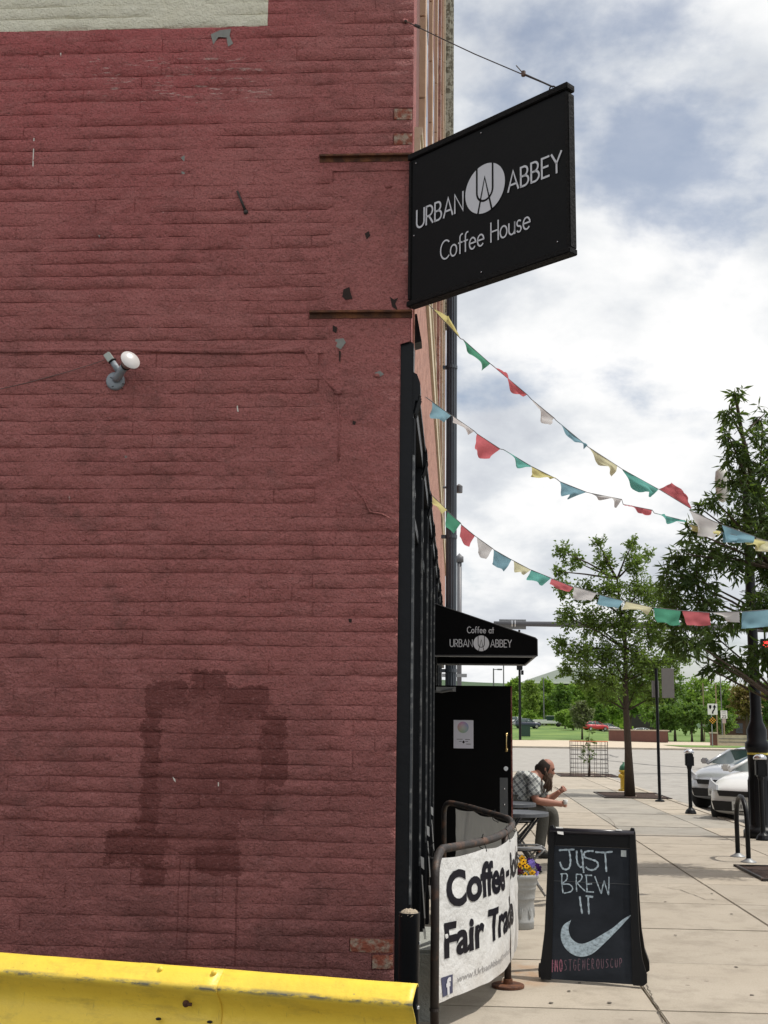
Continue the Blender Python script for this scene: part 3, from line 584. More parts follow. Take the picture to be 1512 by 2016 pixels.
# ================================================================== LETTERING (strokes laid flat on a board)
def arc(cx, cy, rx, ry, a0, a1, n=14): return [(cx+rx*math.cos(R(a0+(a1-a0)*i/n)), cy+ry*math.sin(R(a0+(a1-a0)*i/n))) for i in range(n+1)]
LT = {
 'U': (.58, [[(0, 1)] + arc(.29, .29, .29, .29, 180, 360) + [(.58, 1)]]),
 'R': (.50, [[(0, 0), (0, 1)], [(0, 1), (.2, 1)] + arc(.2, .72, .28, .28, 90, -90) + [(0, .44)], [(.2, .44), (.5, 0)]]),
 'B': (.50, [[(0, 0), (0, 1), (.2, 1)] + arc(.2, .76, .23, .24, 90, -90) + [(0, .52)], [(.2, .52)] + arc(.22, .26, .27, .26, 90, -90) + [(0, 0)]]),
 'A': (.66, [[(0, 0), (.33, 1), (.66, 0)], [(.11, .30), (.55, .30)]]),
 'N': (.60, [[(0, 0), (0, 1), (.6, 0), (.6, 1)]]),
 'E': (.44, [[(.44, 1), (0, 1), (0, 0), (.44, 0)], [(0, .52), (.38, .52)]]),
 'Y': (.60, [[(0, 1), (.3, .48), (.3, 0)], [(.6, 1), (.3, .48)]]),
 'C': (.74, [arc(.46, .5, .46, .5, 48, 312, 22)]),
 'o': (.56, [arc(.28, .30, .28, .30, 0, 360, 22)]),
 'f': (.32, [arc(.32, .84, .19, .17, 80, 180, 7) + [(.13, 0)], [(0, .58), (.32, .58)]]),
 'e': (.54, [[(.03, .32), (.54, .32)] + arc(.27, .30, .27, .30, 5, 315, 20)]),
 'H': (.62, [[(0, 0), (0, 1)], [(.62, 0), (.62, 1)], [(0, .52), (.62, .52)]]),
 'u': (.48, [[(0, .6)] + arc(.24, .24, .24, .24, 180, 360) + [(.48, .6)], [(.48, .6), (.48, 0)]]),
 's': (.36, [arc(.18, .45, .16, .15, 40, 260, 9) + arc(.18, .15, .17, .15, 95, -150, 11)]),
 'a': (.54, [arc(.26, .29, .26, .29, 0, 360, 20), [(.54, .58), (.54, 0)]]),
 't': (.30, [[(.14, .92), (.14, 0)], [(0, .58), (.30, .58)]]),
 ' ': (.28, []),
}
def ribbon(mb, pts, w, fn, wts=None):
    P = [Vector((x, y)) for x, y in pts]
    closed = (P[0]-P[-1]).length < 1e-6
    L, Rr = [], []
    for i, p in enumerate(P):
        a = P[i]-P[i-1] if i else (P[0]-P[-2] if closed else P[1]-P[0])
        b = P[i+1]-P[i] if i < len(P)-1 else (P[1]-P[0] if closed else a)
        a = a.normalized() if a.length else b.normalized(); b = b.normalized() if b.length else a
        t = (a+b); t = t.normalized() if t.length > 1e-6 else a
        n = Vector((-t.y, t.x)); k = 1/max(0.55, abs(n.dot(Vector((-a.y, a.x))))); hw = w/2*k*(wts[i] if wts else 1)
        e = Vector((0, 0))
        if not closed and i == 0: e = -a*w*.35
        if not closed and i == len(P)-1: e = a*w*.35
        L.append(p+n*hw+e); Rr.append(p-n*hw+e)
    b0 = len(mb.v); n = len(P)
    mb.add([fn(q.x, q.y) for q in L] + [fn(q.x, q.y) for q in Rr], [(i, n+i, n+i+1, i+1) for i in range(n-1)])
def word(mb, txt, h, fn, x0, y0, width=None, thick=.11, gap=.17):
    tot = sum(LT[c][0]+gap for c in txt)-gap; sx = (width/(tot*h)) if width else 1.0; x = 0
    for c in txt:
        w, st = LT[c]
        for s in st: ribbon(mb, [(x0+(x+px)*h*sx, y0+py*h) for px, py in s], thick*h, fn)
        x += w+gap
def emblem(parent, fn_at, cx, cy, r, name='emblem'):
    mb = MB(); n = 48; mb.add([fn_at(.002)(cx, cy)] + [fn_at(.002)(cx+r*math.cos(2*math.pi*i/n), cy+r*math.sin(2*math.pi*i/n)) for i in range(n)], [(0, 1+i, 1+(i+1) % n) for i in range(n)])
    e = part(name, mb, MT['sign_white'], parent)
    mb = MB(); f = fn_at(.0032); t = r*.085
    ribbon(mb, [(cx-.40*r, cy+.90*r), (cx-.40*r, cy-.05*r)] + [(cx+a*r, cy+b*r) for a, b in arc(0, -.08, .40, .42, 180, 360, 14)] + [(cx+.40*r, cy-.05*r), (cx+.40*r, cy+.90*r)], t, f)
    ribbon(mb, [(cx-.34*r, cy-.92*r), (cx, cy+.46*r), (cx+.34*r, cy-.92*r)], t, f)
    part('emblem_line', mb, MT['black_matt'], e)
# ================================================================== PROJECTING SIGN
A_t, A_b = atY(812, 310, YW-0.03), atY(808, 606, YW-0.03); zt_, zb_ = A_t.z, A_b.z; ax = (A_t.x+A_b.x)/2
B1, B2 = atZ(1126, 163, zt_), atZ(1124, 502, zb_); Bm = (B1+B2)/2
SA = Vector((ax, YW-0.03, 0)); SD = Vector((Bm.x-ax, Bm.y-YW+0.03, 0)); SL = SD.length; SD.normalize(); SN = Vector((SD.y, -SD.x, 0))
if SN.dot(cC-SA) < 0: SN = -SN
sg = thing('projecting_sign', 'large black angled coffee house sign with pale lettering fixed at the wall corner', 'sign', (SA.x, SA.y, zb_))
def sgn(u, v, d=0.0): return SA + SD*u + Vector((0, 0, zb_+v)) + SN*(0.02+d)
SHt = zt_-zb_; rotS = Matrix((SD, -SN, Vector((0, 0, 1)))).transposed()
mb = MB(); mb.box(SA+SD*SL/2+Vector((0, 0, zb_+SHt/2)), (SL-.02, .036, SHt-.03), rotS); part('board', mb, MT['black_matt'], sg)
for nm, c, d in [('t', (SL/2, SHt-.012), (SL+.01, .062, .034)), ('b', (SL/2, .012), (SL+.01, .062, .030)), ('r', (SL-.006, SHt/2-.01), (.024, .050, SHt-.07)), ('l', (.010, SHt/2), (.024, .050, SHt-.07))]:
    mb = MB(); mb.box(SA+SD*c[0]+Vector((0, 0, zb_+c[1])), d, rotS, bev=.004); part('frame_bar', mb, simple('charred_black_timber', (.006, .0055, .0055), .6, var=.5, scale=30, bump=.006, bscale=60, spec=.15), sg)
def spx(px, py): q = atP(px, py, SA+SN*.02, SN) - SA; return q.dot(SD), q.z - zb_
fn_at = lambda d: (lambda x, y: sgn(x, y, d))
mb = MB()
u0, v0 = spx(821, 447); u1, v1 = spx(912, 417); vt = spx(823, 411)[1]
v0 = (v0+v1)/2; word(mb, 'URBAN', 0.098, fn_at(.0025), u0, v0, u1-u0, .105); part('lettering', mb, MT['sign_white'], sg); mb = MB()
u2, v2 = spx(1001, 364); u3, _ = spx(1106, 330); word(mb, 'ABBEY', .098, fn_at(.0025), u2, v0, u3-u2, .105); part('lettering', mb, MT['sign_white'], sg); mb = MB()
u4, v4 = spx(868, 512); u5, v5 = spx(1044, 450); word(mb, 'Coffee House', .098, fn_at(.0025), u4, (v4+v5)/2, u5-u4, .082)
part('lettering', mb, MT['sign_white'], sg)
ue, ve = spx(955, 371); emblem(sg, fn_at, ue, ve, 0.128)
mb = MB()
for u, v in [(.05, SHt-.06), (.5, SHt-.055), (SL-.07, SHt*.55), (.04, SHt*.45), (.5, .05), (SL-.07, .07)]: mb.blob(sgn(u, v, .002), .004, 6, 4)
part('screw', mb, MT['chrome'], sg)
wa = W(800, 42, .02); wb = SA+SD*(SL-.10)+Vector((0, 0, zt_+.03)); mb = MB(); mid = wa.lerp(wb, .5)+Vector((0, 0, -.012))
mb.tube([wa, wa.lerp(wb, .25)+Vector((0, 0, -.008)), mid, wa.lerp(wb, .8)+Vector((0, 0, -.006)), wb], .0032, 6); q = wa.lerp(wb, .82)
mb.tube([q+Vector((0, 0, -.012)), q+Vector((.0, 0, .012))], .011, 6); mb.tube([q, q+Vector((-.035, 0, .045))], .0028, 5); mb.tube([q, wb], .0048, 6)
mb.tube([wb+Vector((.016*math.cos(2*math.pi*k/10), 0, .016*math.sin(2*math.pi*k/10)-.012)) for k in range(10)], .004, 6, closed=True); mb.tube([wa.lerp(wb, .07), wa.lerp(wb, .10)], .010, 6); mb.cyl(wa+Vector((-.02, .02, .01)), wa, .008)
part('guy_wire', mb, MT['rust_dark'], sg)
# ================================================================== AWNING OVER THE DOOR
Y1, Y2 = 12.0, 13.75; a0 = atY(850, 1187, Y1); a1 = atY(1057, 1258, Y1); a2 = atY(1057, 1291, Y1); a3 = atY(846, 1291, Y1)
xl, xr_ = a3.x-.02, a1.x; zb2, zl, zr2 = (a2.z+a3.z)/2, a0.z, a1.z; aw = thing('entrance_awning', 'black fabric entrance awning with white lettering above the open door', 'awning', (xl, (Y1+Y2)/2, zb2))
mb = MB(); sec = [(xl, zb2), (xl, zl), (xl+.04, zl), (xr_-.015, zr2+.008), (xr_, zr2), (xr_, zb2)]
mb.add([(x, Y1, z) for x, z in sec] + [(x, Y2, z) for x, z in sec], [(0, 1, 2, 3, 4, 5), (11, 10, 9, 8, 7, 6)] + [(i, i+6, i+7, i+1) for i in range(5)])
part('canopy', mb, simple('black_awning_canvas', (.0035, .0035, .004), .8, var=.3, scale=8, bump=.003, bscale=14, spec=.08), aw)
mb = MB()
for p, q in [((xl, Y1+.02, zb2), (xr_-.02, Y1+.02, zb2)), ((xl, Y2-.02, zb2), (xr_-.02, Y2-.02, zb2)), ((xr_-.02, Y1+.02, zb2), (xr_-.02, Y2-.02, zb2)), ((xl+.01, Y1+.02, zb2), (xl+.01, Y2-.02, zb2))]: mb.tube([p, q], .014, 6)
part('frame_tube', mb, MT['grey_metal'], aw)
mb = MB(); mb.tube([(xl+.03, Y1+.002, zl+.004), (xr_-.015, Y1+.002, zr2+.010), (xr_+.002, Y1+.002, zr2-.004), (xr_+.002, Y1+.002, zb2)], .007, 6); mb.tube([(xl, Y1, zb2+.004), (xr_, Y1, zb2+.004)], .006, 6); part('piping', mb, simple('dusty_black_piping', (.03, .03, .032), .8), aw, True)
def awf(d): return lambda x, y: Vector((x, Y1-d, y))
def apx(px, py): q = atY(px, py, Y1); return q.x, q.z
mb = MB(); x0, z0 = apx(886, 1273); x1, _ = apx(930, 1273); hh = apx(900, 1259)[1]-z0; word(mb, 'URBAN', hh, awf(.002), x0, z0, x1-x0, .10); part('lettering', mb, MT['sign_white'], aw); mb = MB()
x0, _ = apx(966, 1273); x1, _ = apx(1007, 1273); word(mb, 'ABBEY', hh, awf(.002), x0, z0, x1-x0, .10); part('lettering', mb, MT['sign_white'], aw); mb = MB()
x0, z0 = apx(920, 1246); x1, _ = apx(972, 1246); word(mb, 'Coffee at', hh*.85, awf(.002), x0, z0, x1-x0, .11, .22); part('lettering', mb, MT['sign_white'], aw)
ce = apx(947.5, 1266.5); emblem(aw, awf, ce[0], ce[1], apx(947, 1251)[1]-ce[1])
# ================================================================== FLOODLIGHT
fl = thing('floodlight', 'weathered grey floodlight with a white reflector bulb on the red wall', 'lamp', W(229, 753)); c = W(229, 752); mb = MB()
mb.lathe([(.047, 0), (.050, -.012), (.047, -.026), (.040, -.030)], c, 26, 'Y'); part('box_plate', mb, simple('weathered_aluminium', (.27, .30, .33), .55, .2, var=.25, scale=30, bump=.003), fl, True)
wg = bpy.data.materials['weathered_aluminium']; j = W(233, 738, .045); k = W(241, 725, .075); mb = MB()
mb.tube([c+Vector((.004, -.025, .006)), W(233, 742, .06), W(240, 729, .085), W(245, 722, .10)], [.020, .021, .021, .022], 14); e = W(214, 700, .055); mb.tube([W(238, 737, .05), W(228, 722, .055), W(222, 713, .055)], [.017, .016, .015], 12)
part('swivel_arm', mb, wg, fl, True)
d = (W(207, 692, .05)-W(222, 713, .05)).normalized(); mb = MB(); ml = W(215, 704, .055); rz = Matrix.Rotation(math.atan2(d.x, d.z), 3, 'Y'); mb.box(ml, (.036, .030, .050), rz, bev=.003); part('sensor_block', mb, simple('pale_grey_plastic', (.42, .46, .42), .6), fl)
mb = MB(); mb.tube([W(221, 711, .055)-d*.002, W(221, 711, .055)+d*.003], .021, 14); part('lock_ring', mb, MT['rubber'], fl)
ldir = Vector((.55, -.62, .30)).normalized(); u = ldir.orthogonal().normalized(); w_ = ldir.cross(u); b0 = W(246, 722, .10)
mb = MB(); prof = [(.020, 0), (.024, .012), (.030, .026), (.044, .046), (.052, .058), (.053, .064)]
vs = [b0+ldir*h+u*(r*math.cos(2*math.pi*i/24))+w_*(r*math.sin(2*math.pi*i/24)) for r, h in prof for i in range(24)]
mb.add(vs, [(q*24+i, q*24+(i+1) % 24, (q+1)*24+(i+1) % 24, (q+1)*24+i) for q in range(5) for i in range(24)]); bulb = part('reflector', mb, simple('dirty_reflector', (.30, .20, .17), .5, var=.2), fl, True)
mb = MB(); prof = [(.0525, .064), (.045, .069), (.03, .074), (.012, .076), (.0005, .0765)]
vs = [b0+ldir*h+u*(r*math.cos(2*math.pi*i/24))+w_*(r*math.sin(2*math.pi*i/24)) for r, h in prof for i in range(24)]
mb.add(vs, [(q*24+i, q*24+(i+1) % 24, (q+1)*24+(i+1) % 24, (q+1)*24+i) for q in range(4) for i in range(24)]); part('lens', mb, simple('frosted_white_lens', (.55, .53, .52), .25, var=.1), bulb, True)
mb = MB()
for q in (0.006, .013): mb.tube([b0+ldir*q+(u*math.cos(2*math.pi*i/16)+w_*math.sin(2*math.pi*i/16))*.0235 for i in range(16)], .003, 6, closed=True)
part('seal', mb, MT['rubber'], bulb)
mb = MB()
for px, py in [(219, 744), (222, 761), (240, 764), (243, 756)]: q = W(px, py, .029); mb.box(q, (.012, .004, .004), Matrix.Rotation(R(random.uniform(-60, 60)), 3, 'Y'))
part('slot', mb, MT['rubber'], fl)
# ================================================================== BOLLARD
yb = 5.5; bc = atY(806, 1800, yb); bz = atY(806, 1796, yb).z; rb = (atY(826, 1850, yb).x-atY(785, 1850, yb).x)/2
bo = thing('bollard', 'dark steel bollard with a rough concrete cap at the wall corner', 'bollard', (bc.x, yb, 0)); mb = MB(); mb.lathe([(rb, 0), (rb, bz-.004), (rb*1.03, bz), (rb*.93, bz), (rb*.93, bz-.01)], (bc.x, yb, 0), 28); part('pipe', mb, MT['black_iron'], bo, True)
mb = MB(); mb.blob((bc.x, yb, bz-.008), rb*.92, 26, 12, (1, 1, .52), .28, 4.5); part('concrete_cap', mb, simple('rough_concrete', (.48, .40, .30), .95, var=.25, scale=60, bump=.02, bscale=120), bo, True)
mb = MB(); mb.box((bc.x+rb+.002, yb-.01, bz-.13), (.004, .012, .012)); mb.box((bc.x+rb*.9, yb-.02, bz-.40), (.012, .012, .012)); part('reflector_fleck', mb, MT['white_paint'], bo)
# ================================================================== GUARD RAIL
e1 = atY(822, 1938, 4.35); zt2 = e1.z; e0 = atZ(0, 1876, zt2); gd = Vector((e0.x-e1.x, e0.y-e1.y, 0)); GLn = gd.length; gd.normalize(); gn = Vector((gd.y, -gd.x, 0))
if gn.dot(cC-e1) < 0: gn = -gn
prof = [(-.016, -.012), (-.006, -.002), (.006, -.001), (.030, -.018), (.060, -.042), (.068, -.050), (.069, -.058), (.060, -.070), (.030, -.104), (.016, -.128), (.012, -.150), (.014, -.172), (.022, -.196), (.046, -.226), (.064, -.246), (.069, -.258), (.066, -.272), (.03, -.304), (.004, -.320), (-.010, -.314)]
def rail(s0, s1, off, name):
    mb = MB(); n = 44
    def rp(s, k):
        d, z = prof[k]; t = .004*noise.noise(Vector((s*2.3, k*.15, 3))) + .006*noise.noise(Vector((s*.9, 5, 3)))
        if k < 2: t += .004*noise.noise(Vector((s*7, 9, 1)))
        return Vector((e1.x, e1.y, zt2)) + gd*s + gn*(d+off+t) + Vector((0, 0, z + .003*noise.noise(Vector((s*3, k*.1, 8)))))
    mb.v = [rp(s0+(s1-s0)*i/n, k) for i in range(n+1) for k in range(len(prof))]; m = len(prof)
    mb.f = [(i*m+k, i*m+k+1, (i+1)*m+k+1, (i+1)*m+k) for i in range(n) for k in range(m-1)]; mb.mi = [0]*len(mb.f)
    o = part(name, mb, MT['rail_yellow'], grd, True); md = o.modifiers.new('thick', 'SOLIDIFY'); md.thickness = .004; md.offset = -1; return o
g = G('chipped_yellow_paint'); x, y, z = g.xyz()
col = g.mix(g.ramp(g.noise(4, 6), [(.35, (0,)), (.7, (1,))]), (.84, .59, .065), (.90, .66, .085)); col = g.mix(g.ramp(g.noise(2.0, 6, .65), [(.56, (0,)), (.72, (.5,))]), col, (.50, .36, .05))
zc_ = g.math('ABSOLUTE', g.math('SUBTRACT', z, zt2-.053)); wear = g.math('MULTIPLY', g.math('SUBTRACT', 1.0, g.math('MULTIPLY', zc_, 75.0), clamp=True), g.ramp(g.noise(10, 6, .7, stretch=(1, 1, 3)), [(.44, (0,)), (.54, (1,))]))
chipn = g.ramp(g.noise(34, 5, .65, stretch=(.5, .5, 1.4)), [(.705, (0,)), (.72, (1,))]); col = g.mix(g.ramp(g.noise(7, 7, .7, stretch=(.6, .6, 2.2)), [(.50, (0,)), (.72, (.6,))]), col, (.40, .28, .06)); col = g.mix(g.ramp(g.noise(26, 6, .7, stretch=(2.4, 2.4, .35)), [(.60, (0,)), (.74, (.5,))]), col, (.30, .20, .06)); col = g.mix(g.math('MAXIMUM', wear, chipn), col, (.13, .14, .12))
MT['rail_yellow'] = g.done(col, .42, g.bump(g.noise(30, 5), .003), 0, .45)
grd = thing('guard_rail', 'chipped yellow steel crash barrier along the foot of the red wall', 'guard rail', (e1.x, e1.y, 0))
sp = (atZ(443, 1910, zt2)-e1).dot(gd); r1 = rail(0, sp+.35, 0, 'rail_beam'); r2 = rail(sp, GLn+1.6, .006, 'rail_beam')
mb = MB()
for px, py in [(317, 1908), (422, 1915)]: q = atP(px, py, e1+gn*.03, gn); mb = MB(); mb.blob(q+gn*.004, .011, 10, 6); part('bolt_head', mb, MT['rail_yellow'], grd, True)
for px, py in [(316, 1950), (417, 1957), (312, 2006), (413, 2012), (780, 1982)]: mb = MB(); q = atP(px, py, e1+gn*.045, gn); mb.blob(q+gn*.0, .009, 10, 6, (1.25, 1, .55)); part('bolt_hole', mb, MT['rubber'], grd, True)
mb = MB(); q = atP(366, 1976, e1+gn*.05, gn); mb.blob(q, .013, 12, 6); mb.box(q+Vector((.016, -.01, 0)), (.016, .012, .010)); part('splice_bolt', mb, MT['rust'], grd, True)
for s in (.35, 2.2):
    p = Vector((e1.x, e1.y, 0))+gd*s-gn*.05; mb = MB(); mb.box(p+Vector((0, 0, (zt2-.03)/2)), (.09, .07, zt2-.03)); part('post', mb, MT['rust'], grd)
# ================================================================== PIPE BARRIER AND ITS BANNER
RZ = .955
pN, pC, pF = atZ(857, 1684, RZ), atZ(1015, 1622, RZ), atZ(874, 1577, RZ)
def smooth3(P, n=5):
    out = []
    for i in range(len(P)-1):
        p0, p1, p2, p3 = P[max(i-1, 0)], P[i], P[i+1], P[min(i+2, len(P)-1)]
        for k in range(n): t = k/n; out.append(.5*((2*p1)+(p2-p0)*t+(2*p0-5*p1+4*p2-p3)*t*t+(3*p1-p0-3*p2+p3)*t**3))
    return out+[P[-1]]
RP = smooth3([atZ(x, y, RZ) for x, y in [(871, 1671), (907, 1665), (944, 1658), (973, 1650), (993, 1640), (1005, 1630), (1008, 1621), (1002, 1613), (990, 1608), (962, 1600), (925, 1589), (890, 1581)]])
fp = atZ(1000, 1943, 0)
def bez(a, b, c, n): return [a*(1-t)**2+b*2*t*(1-t)+c*t*t for t in [i/n for i in range(n+1)]]
def V3(p, z): return Vector((p.x, p.y, z))
dn = (RP[3]-RP[0]).normalized(); df = (RP[-1]-RP[-4]).normalized()
path = [V3(pN, 0), V3(pN, RZ-.12)] + bez(V3(pN, RZ-.12), V3(pN, RZ), RP[0], 6)[1:] + RP[1:] + bez(RP[-1], V3(pF, RZ), V3(pF, RZ-.12), 6)[1:] + [V3(pF, 0)]
br = thing('pipe_barrier', 'bent rusty steel pipe barrier shielding the shop door', 'barrier', (pC.x, pC.y, 0)); mb = MB(); mb.tube(path, .0235, 14); part('bent_pipe', mb, MT['rust_dark'], br, True)
mb = MB(); cp = V3(pC, 0)*.45+V3(fp, 0)*.55; cp = V3(fp, 0); mb.tube([V3(cp, 0), V3(cp, .3), V3(cp.lerp(RP[20], .6), .80), V3(RP[20], RZ-.015)], .0225, 12); part('support_post', mb, MT['rust_dark'], br, True)
for p in (pN, cp, pF): mb = MB(); mb.lathe([(.105, 0.001), (.105, .014), (.10, .018), (.03, .02), (.03, .05)], V3(p, 0), 24); fo = part('base_flange', mb, MT['rust'], br, False)
mb = MB(); mb.tube([V3(pN, .165), V3(pN, .18)], .027, 14); part('pipe_joint', mb, MT['rust_dark'], br)
# outline followed by the banner: outer side of the rail
S = [V3(RP[0]-dn*.16, RZ)] + RP
S = [Vector((p.x, p.y)) for p in S]; cum = [0]
for a, b in zip(S, S[1:]): cum.append(cum[-1]+(b-a).length)
BLEN = cum[-1]
def bpath(s):
    s = max(0, min(BLEN, s)); i = max(k for k in range(len(cum)-1) if cum[k] <= s+1e-9)
    a, b = S[i], S[i+1]; t = (s-cum[i])/(cum[i+1]-cum[i]); p = a.lerp(b, t)
    def nrm(k):
        k = max(0, min(len(S)-2, k)); d_ = (S[k+1]-S[k]).normalized(); return Vector((d_.y, -d_.x))
    f = t-.5; n0 = nrm(i).lerp(nrm(i+1 if f > 0 else i-1), abs(f)).normalized(); return p, n0
BT, BB = RZ-.035, atY(872, 1974, RP[0].y-.12).z
def bsurf(s, z, d=0.0):
    p, n0 = bpath(s); h = (BT-z)/(BT-BB)
    rip = .010*noise.noise(Vector((s*3.1, z*2.3, 1))) + .006*noise.noise(Vector((s*7, z*6, 4)))*(.4+h) + .030*h*h*math.sin(s*2.6+.6)*.5 + .012*h
    k = abs(((s-.06) % .62)-.31)/.31; rip += (.010*(1-min(1, h*3))*(k-.5))
    for q, w_, am in ((.30, .25, .004), (.55, .6, .004)): rip += am*math.sin((z*w_+s*.3)*60)*math.exp(-((h-q)/.08)**2)
    sag = -.014*(1-k)*0 - .016*math.sin(math.pi*min(1, (s % .62)/.62))*(1-h)
    p = p + n0*(.030+rip+d); return Vector((p.x, p.y, z+sag+ (.05*max(0, h-.9)*math.sin(s*3))))
ban = thing('banner', 'wrinkled white vinyl banner with black lettering tied to the bent pipe barrier', 'banner', (pN.x, pN.y, BB))
mb = MB(); mb.sheet(lambda u, v: bsurf(.015+u*(BLEN-.03), BT+(BB-BT)*v), 190, 44)
g = G('banner_vinyl'); col = g.mix(g.ramp(g.noise(2.5, 5), [(.3, (0,)), (.7, (1,))]), (.78, .78, .76), (.85, .85, .84)); _, _, z = g.xyz(); dirt = g.math('MULTIPLY', g.math('SUBTRACT', .40, z), 2.2, clamp=True); col = g.mix(g.math('MULTIPLY', dirt, g.ramp(g.noise(6, 5), [(.3, (.15,)), (.7, (.8,))])), col, (.46, .36, .26))
g.done(col, .45, g.bump(g.noise(9, 6, .6), .02), 0, .4); tr = N(g.t, 'ShaderNodeBsdfTranslucent'); g.set(tr.inputs[0], (.50, .49, .45)); ms = N(g.t, 'ShaderNodeMixShader'); ms.inputs[0].default_value = .16
g.t.links.new(g.p.outputs[0], ms.inputs[1]); g.t.links.new(tr.outputs[0], ms.inputs[2]); g.t.links.new(ms.outputs[0], g.out.inputs[0])
part('vinyl_sheet', mb, g.m, ban, True)
def text_mesh(txt, size=1.0, bold=0.0, shear=0.0, sp=1.0):
    cu = bpy.data.curves.new('tmp_text', 'FONT'); cu.body = txt; cu.size = size; cu.offset = bold; cu.shear = shear; cu.space_character = sp; cu.resolution_u = 4; cu.fill_mode = 'FRONT'
    o = bpy.data.objects.new('tmp_text', cu); COL.objects.link(o); dg = bpy.context.evaluated_depsgraph_get(); me = o.evaluated_get(dg).to_mesh()
    bm = bmesh.new(); bm.from_mesh(me); o.evaluated_get(dg).to_mesh_clear(); bpy.data.objects.remove(o); bpy.data.curves.remove(cu)
    return bm
def text_on(mb, txt, fn, x0, y0, width, height, bold=.02, cuts=.07, shear=0.0):
    bm = text_mesh(txt, 1.0, bold, shear); xs_ = [v.co.x for v in bm.verts]; mn, mxx = min(xs_), max(xs_); cap = .73
    for v in bm.verts: v.co.x = x0+(v.co.x-mn)/(mxx-mn)*width; v.co.y = y0+v.co.y/cap*height
    n = int(width/cuts)
    for i in range(1, n):
        bmesh.ops.bisect_plane(bm, geom=bm.verts[:]+bm.edges[:]+bm.faces[:], plane_co=(x0+width*i/n, 0, 0), plane_no=(1, 0, 0))
    n = max(1, int(height/cuts))
    for i in range(0, n+2):
        bmesh.ops.bisect_plane(bm, geom=bm.verts[:]+bm.edges[:]+bm.faces[:], plane_co=(0, y0+height*(i-.3)/n, 0), plane_no=(0, 1, 0))
    bm.verts.index_update(); mb.add([fn(v.co.x, v.co.y) for v in bm.verts], [tuple(v.index for v in f.verts) for f in bm.faces]); bm.free()
def bfn(x, y): return bsurf(x, y, .0035)
Lc = (pC-pN).length
ink = simple('black_banner_ink', (.006, .005, .010), .5, var=.3, scale=10, spec=.15)
for tx_, x_, z_, w_, h_ in (('Coffee', .14, .655, .93, .195), ('- Books', 1.11, .675, .85, .165), ('Fair Trade', .11, .385, 1.34, .185)): mb = MB(); text_on(mb, tx_, bfn, x_, z_, w_, h_, .035); part('lettering', mb, ink, ban)
faint = simple('faded_grey_ink', (.30, .29, .29), .5, var=.2)
mb = MB(); text_on(mb, 'www.UrbanAbbeyOmaha.org', bfn, .24, BB+.075, 1.05, .038, .0, .04); part('address_lettering', mb, faint, ban)
mb = MB(); mb.sheet(lambda u, v: bsurf(.07+u*.125, BB+.125-v*.10, .003), 6, 6); fb = part('square_badge', mb, simple('navy_badge_ink', (.045, .048, .10), .5), ban)
mb = MB(); text_on(mb, 'f', lambda x, y: bsurf(x, y, .006), .115, BB+.03, .055, .085, .05, .03); part('badge_letter', mb, MT['sign_white'], fb)
for s in (.02, .66, 1.30, 2.0, 2.9):
    mb = MB()
    if s < BLEN: mb.tube([bsurf(s, BT-.015, .004), bsurf(s, RZ+.030, -.02), bsurf(s, RZ+.02, -.055), bsurf(s, RZ-.028, -.04), bsurf(s, BT-.015, .004)], .003, 5)
    if s < BLEN: mb.tube([bsurf(s, RZ+.027, -.025), bsurf(s+.012, RZ+.05, -.02)], .003, 5)
    part('cable_tie', mb, MT['rubber'], ban)
# ================================================================== SANDWICH BOARD
q0, q1 = atZ(1070, 1932, 0.0), atZ(1262, 1945, 0.0); be = Vector((q1.x-q0.x, q1.y-q0.y, 0)); BW = be.length; be.normalize(); bk = Vector((-be.y, be.x, 0)); bk = bk if bk.y > 0 else -bk
TL = R(13); bup = Vector((0, 0, math.cos(TL))) + bk*math.sin(TL); bnr = -bk*math.cos(TL) + Vector((0, 0, math.sin(TL))); b0_ = Vector((q0.x, q0.y, .012))
topw = atP(1170, 1632, b0_, bnr); BH = (topw-b0_).dot(bup)
sb = thing('sandwich_board', 'black folding chalkboard sign standing on the sidewalk', 'sandwich board', ((q0.x+q1.x)/2, (q0.y+q1.y)/2, 0))
def bp(u, v, d=0.0): return b0_ + be*u + bup*v + bnr*d
def bpx(px, py): q = atP(px, py, b0_, bnr)-b0_; return q.dot(be), q.dot(bup)
plastic = simple('moulded_black_plastic', (.005, .005, .0055), .45, var=.3, scale=20, bump=.002, bscale=200, spec=.2)
def leaf(f):
    for sgn_, base_u in ((1, 0.0), (-1, BW)):
        prof_ = [(-.012, 0), (-.034 if sgn_ < 0 else -.016, .02), (-.034 if sgn_ < 0 else -.02, .07), (-.010, .16), (.004, .30), (.012, .60), (.020, BH-.02), (.026, BH+.008), (.044, BH+.012), (.052, BH-.01), (.052, .60), (.050, .30), (.046, .02), (.042, 0)]
        mb = MB(); mb.prism([f(base_u+sgn_*a*1.15, v, .018) for a, v in prof_], f(0, 0, -.022)-f(0, 0, .018)); part('side_frame', mb, plastic, sb)
leaf(bp)
bk2 = lambda u, v, d=0.0: Vector((0, 0, 0)) + b0_ + bk*(2*BH*math.sin(TL)) + be*u + (Vector((0, 0, math.cos(TL))) - bk*math.sin(TL))*v - (-bk*math.cos(TL) - Vector((0, 0, math.sin(TL))))*d*-1
leaf(lambda u, v, d=0.0: b0_ + bk*(2*BH*math.sin(TL)+.02) + be*u + (Vector((0, 0, math.cos(TL))) - bk*math.sin(TL))*v + (bk*math.cos(TL) + Vector((0, 0, math.sin(TL))))*d)
yTop = bpx(1170, 1668)[1]
mb = MB(); mb.prism([bp(.05, .005), bp(BW-.05, .005), bp(BW-.055, yTop), bp(.055, yTop)], bnr*.006); g = G('chalkboard'); oc = g.pos()
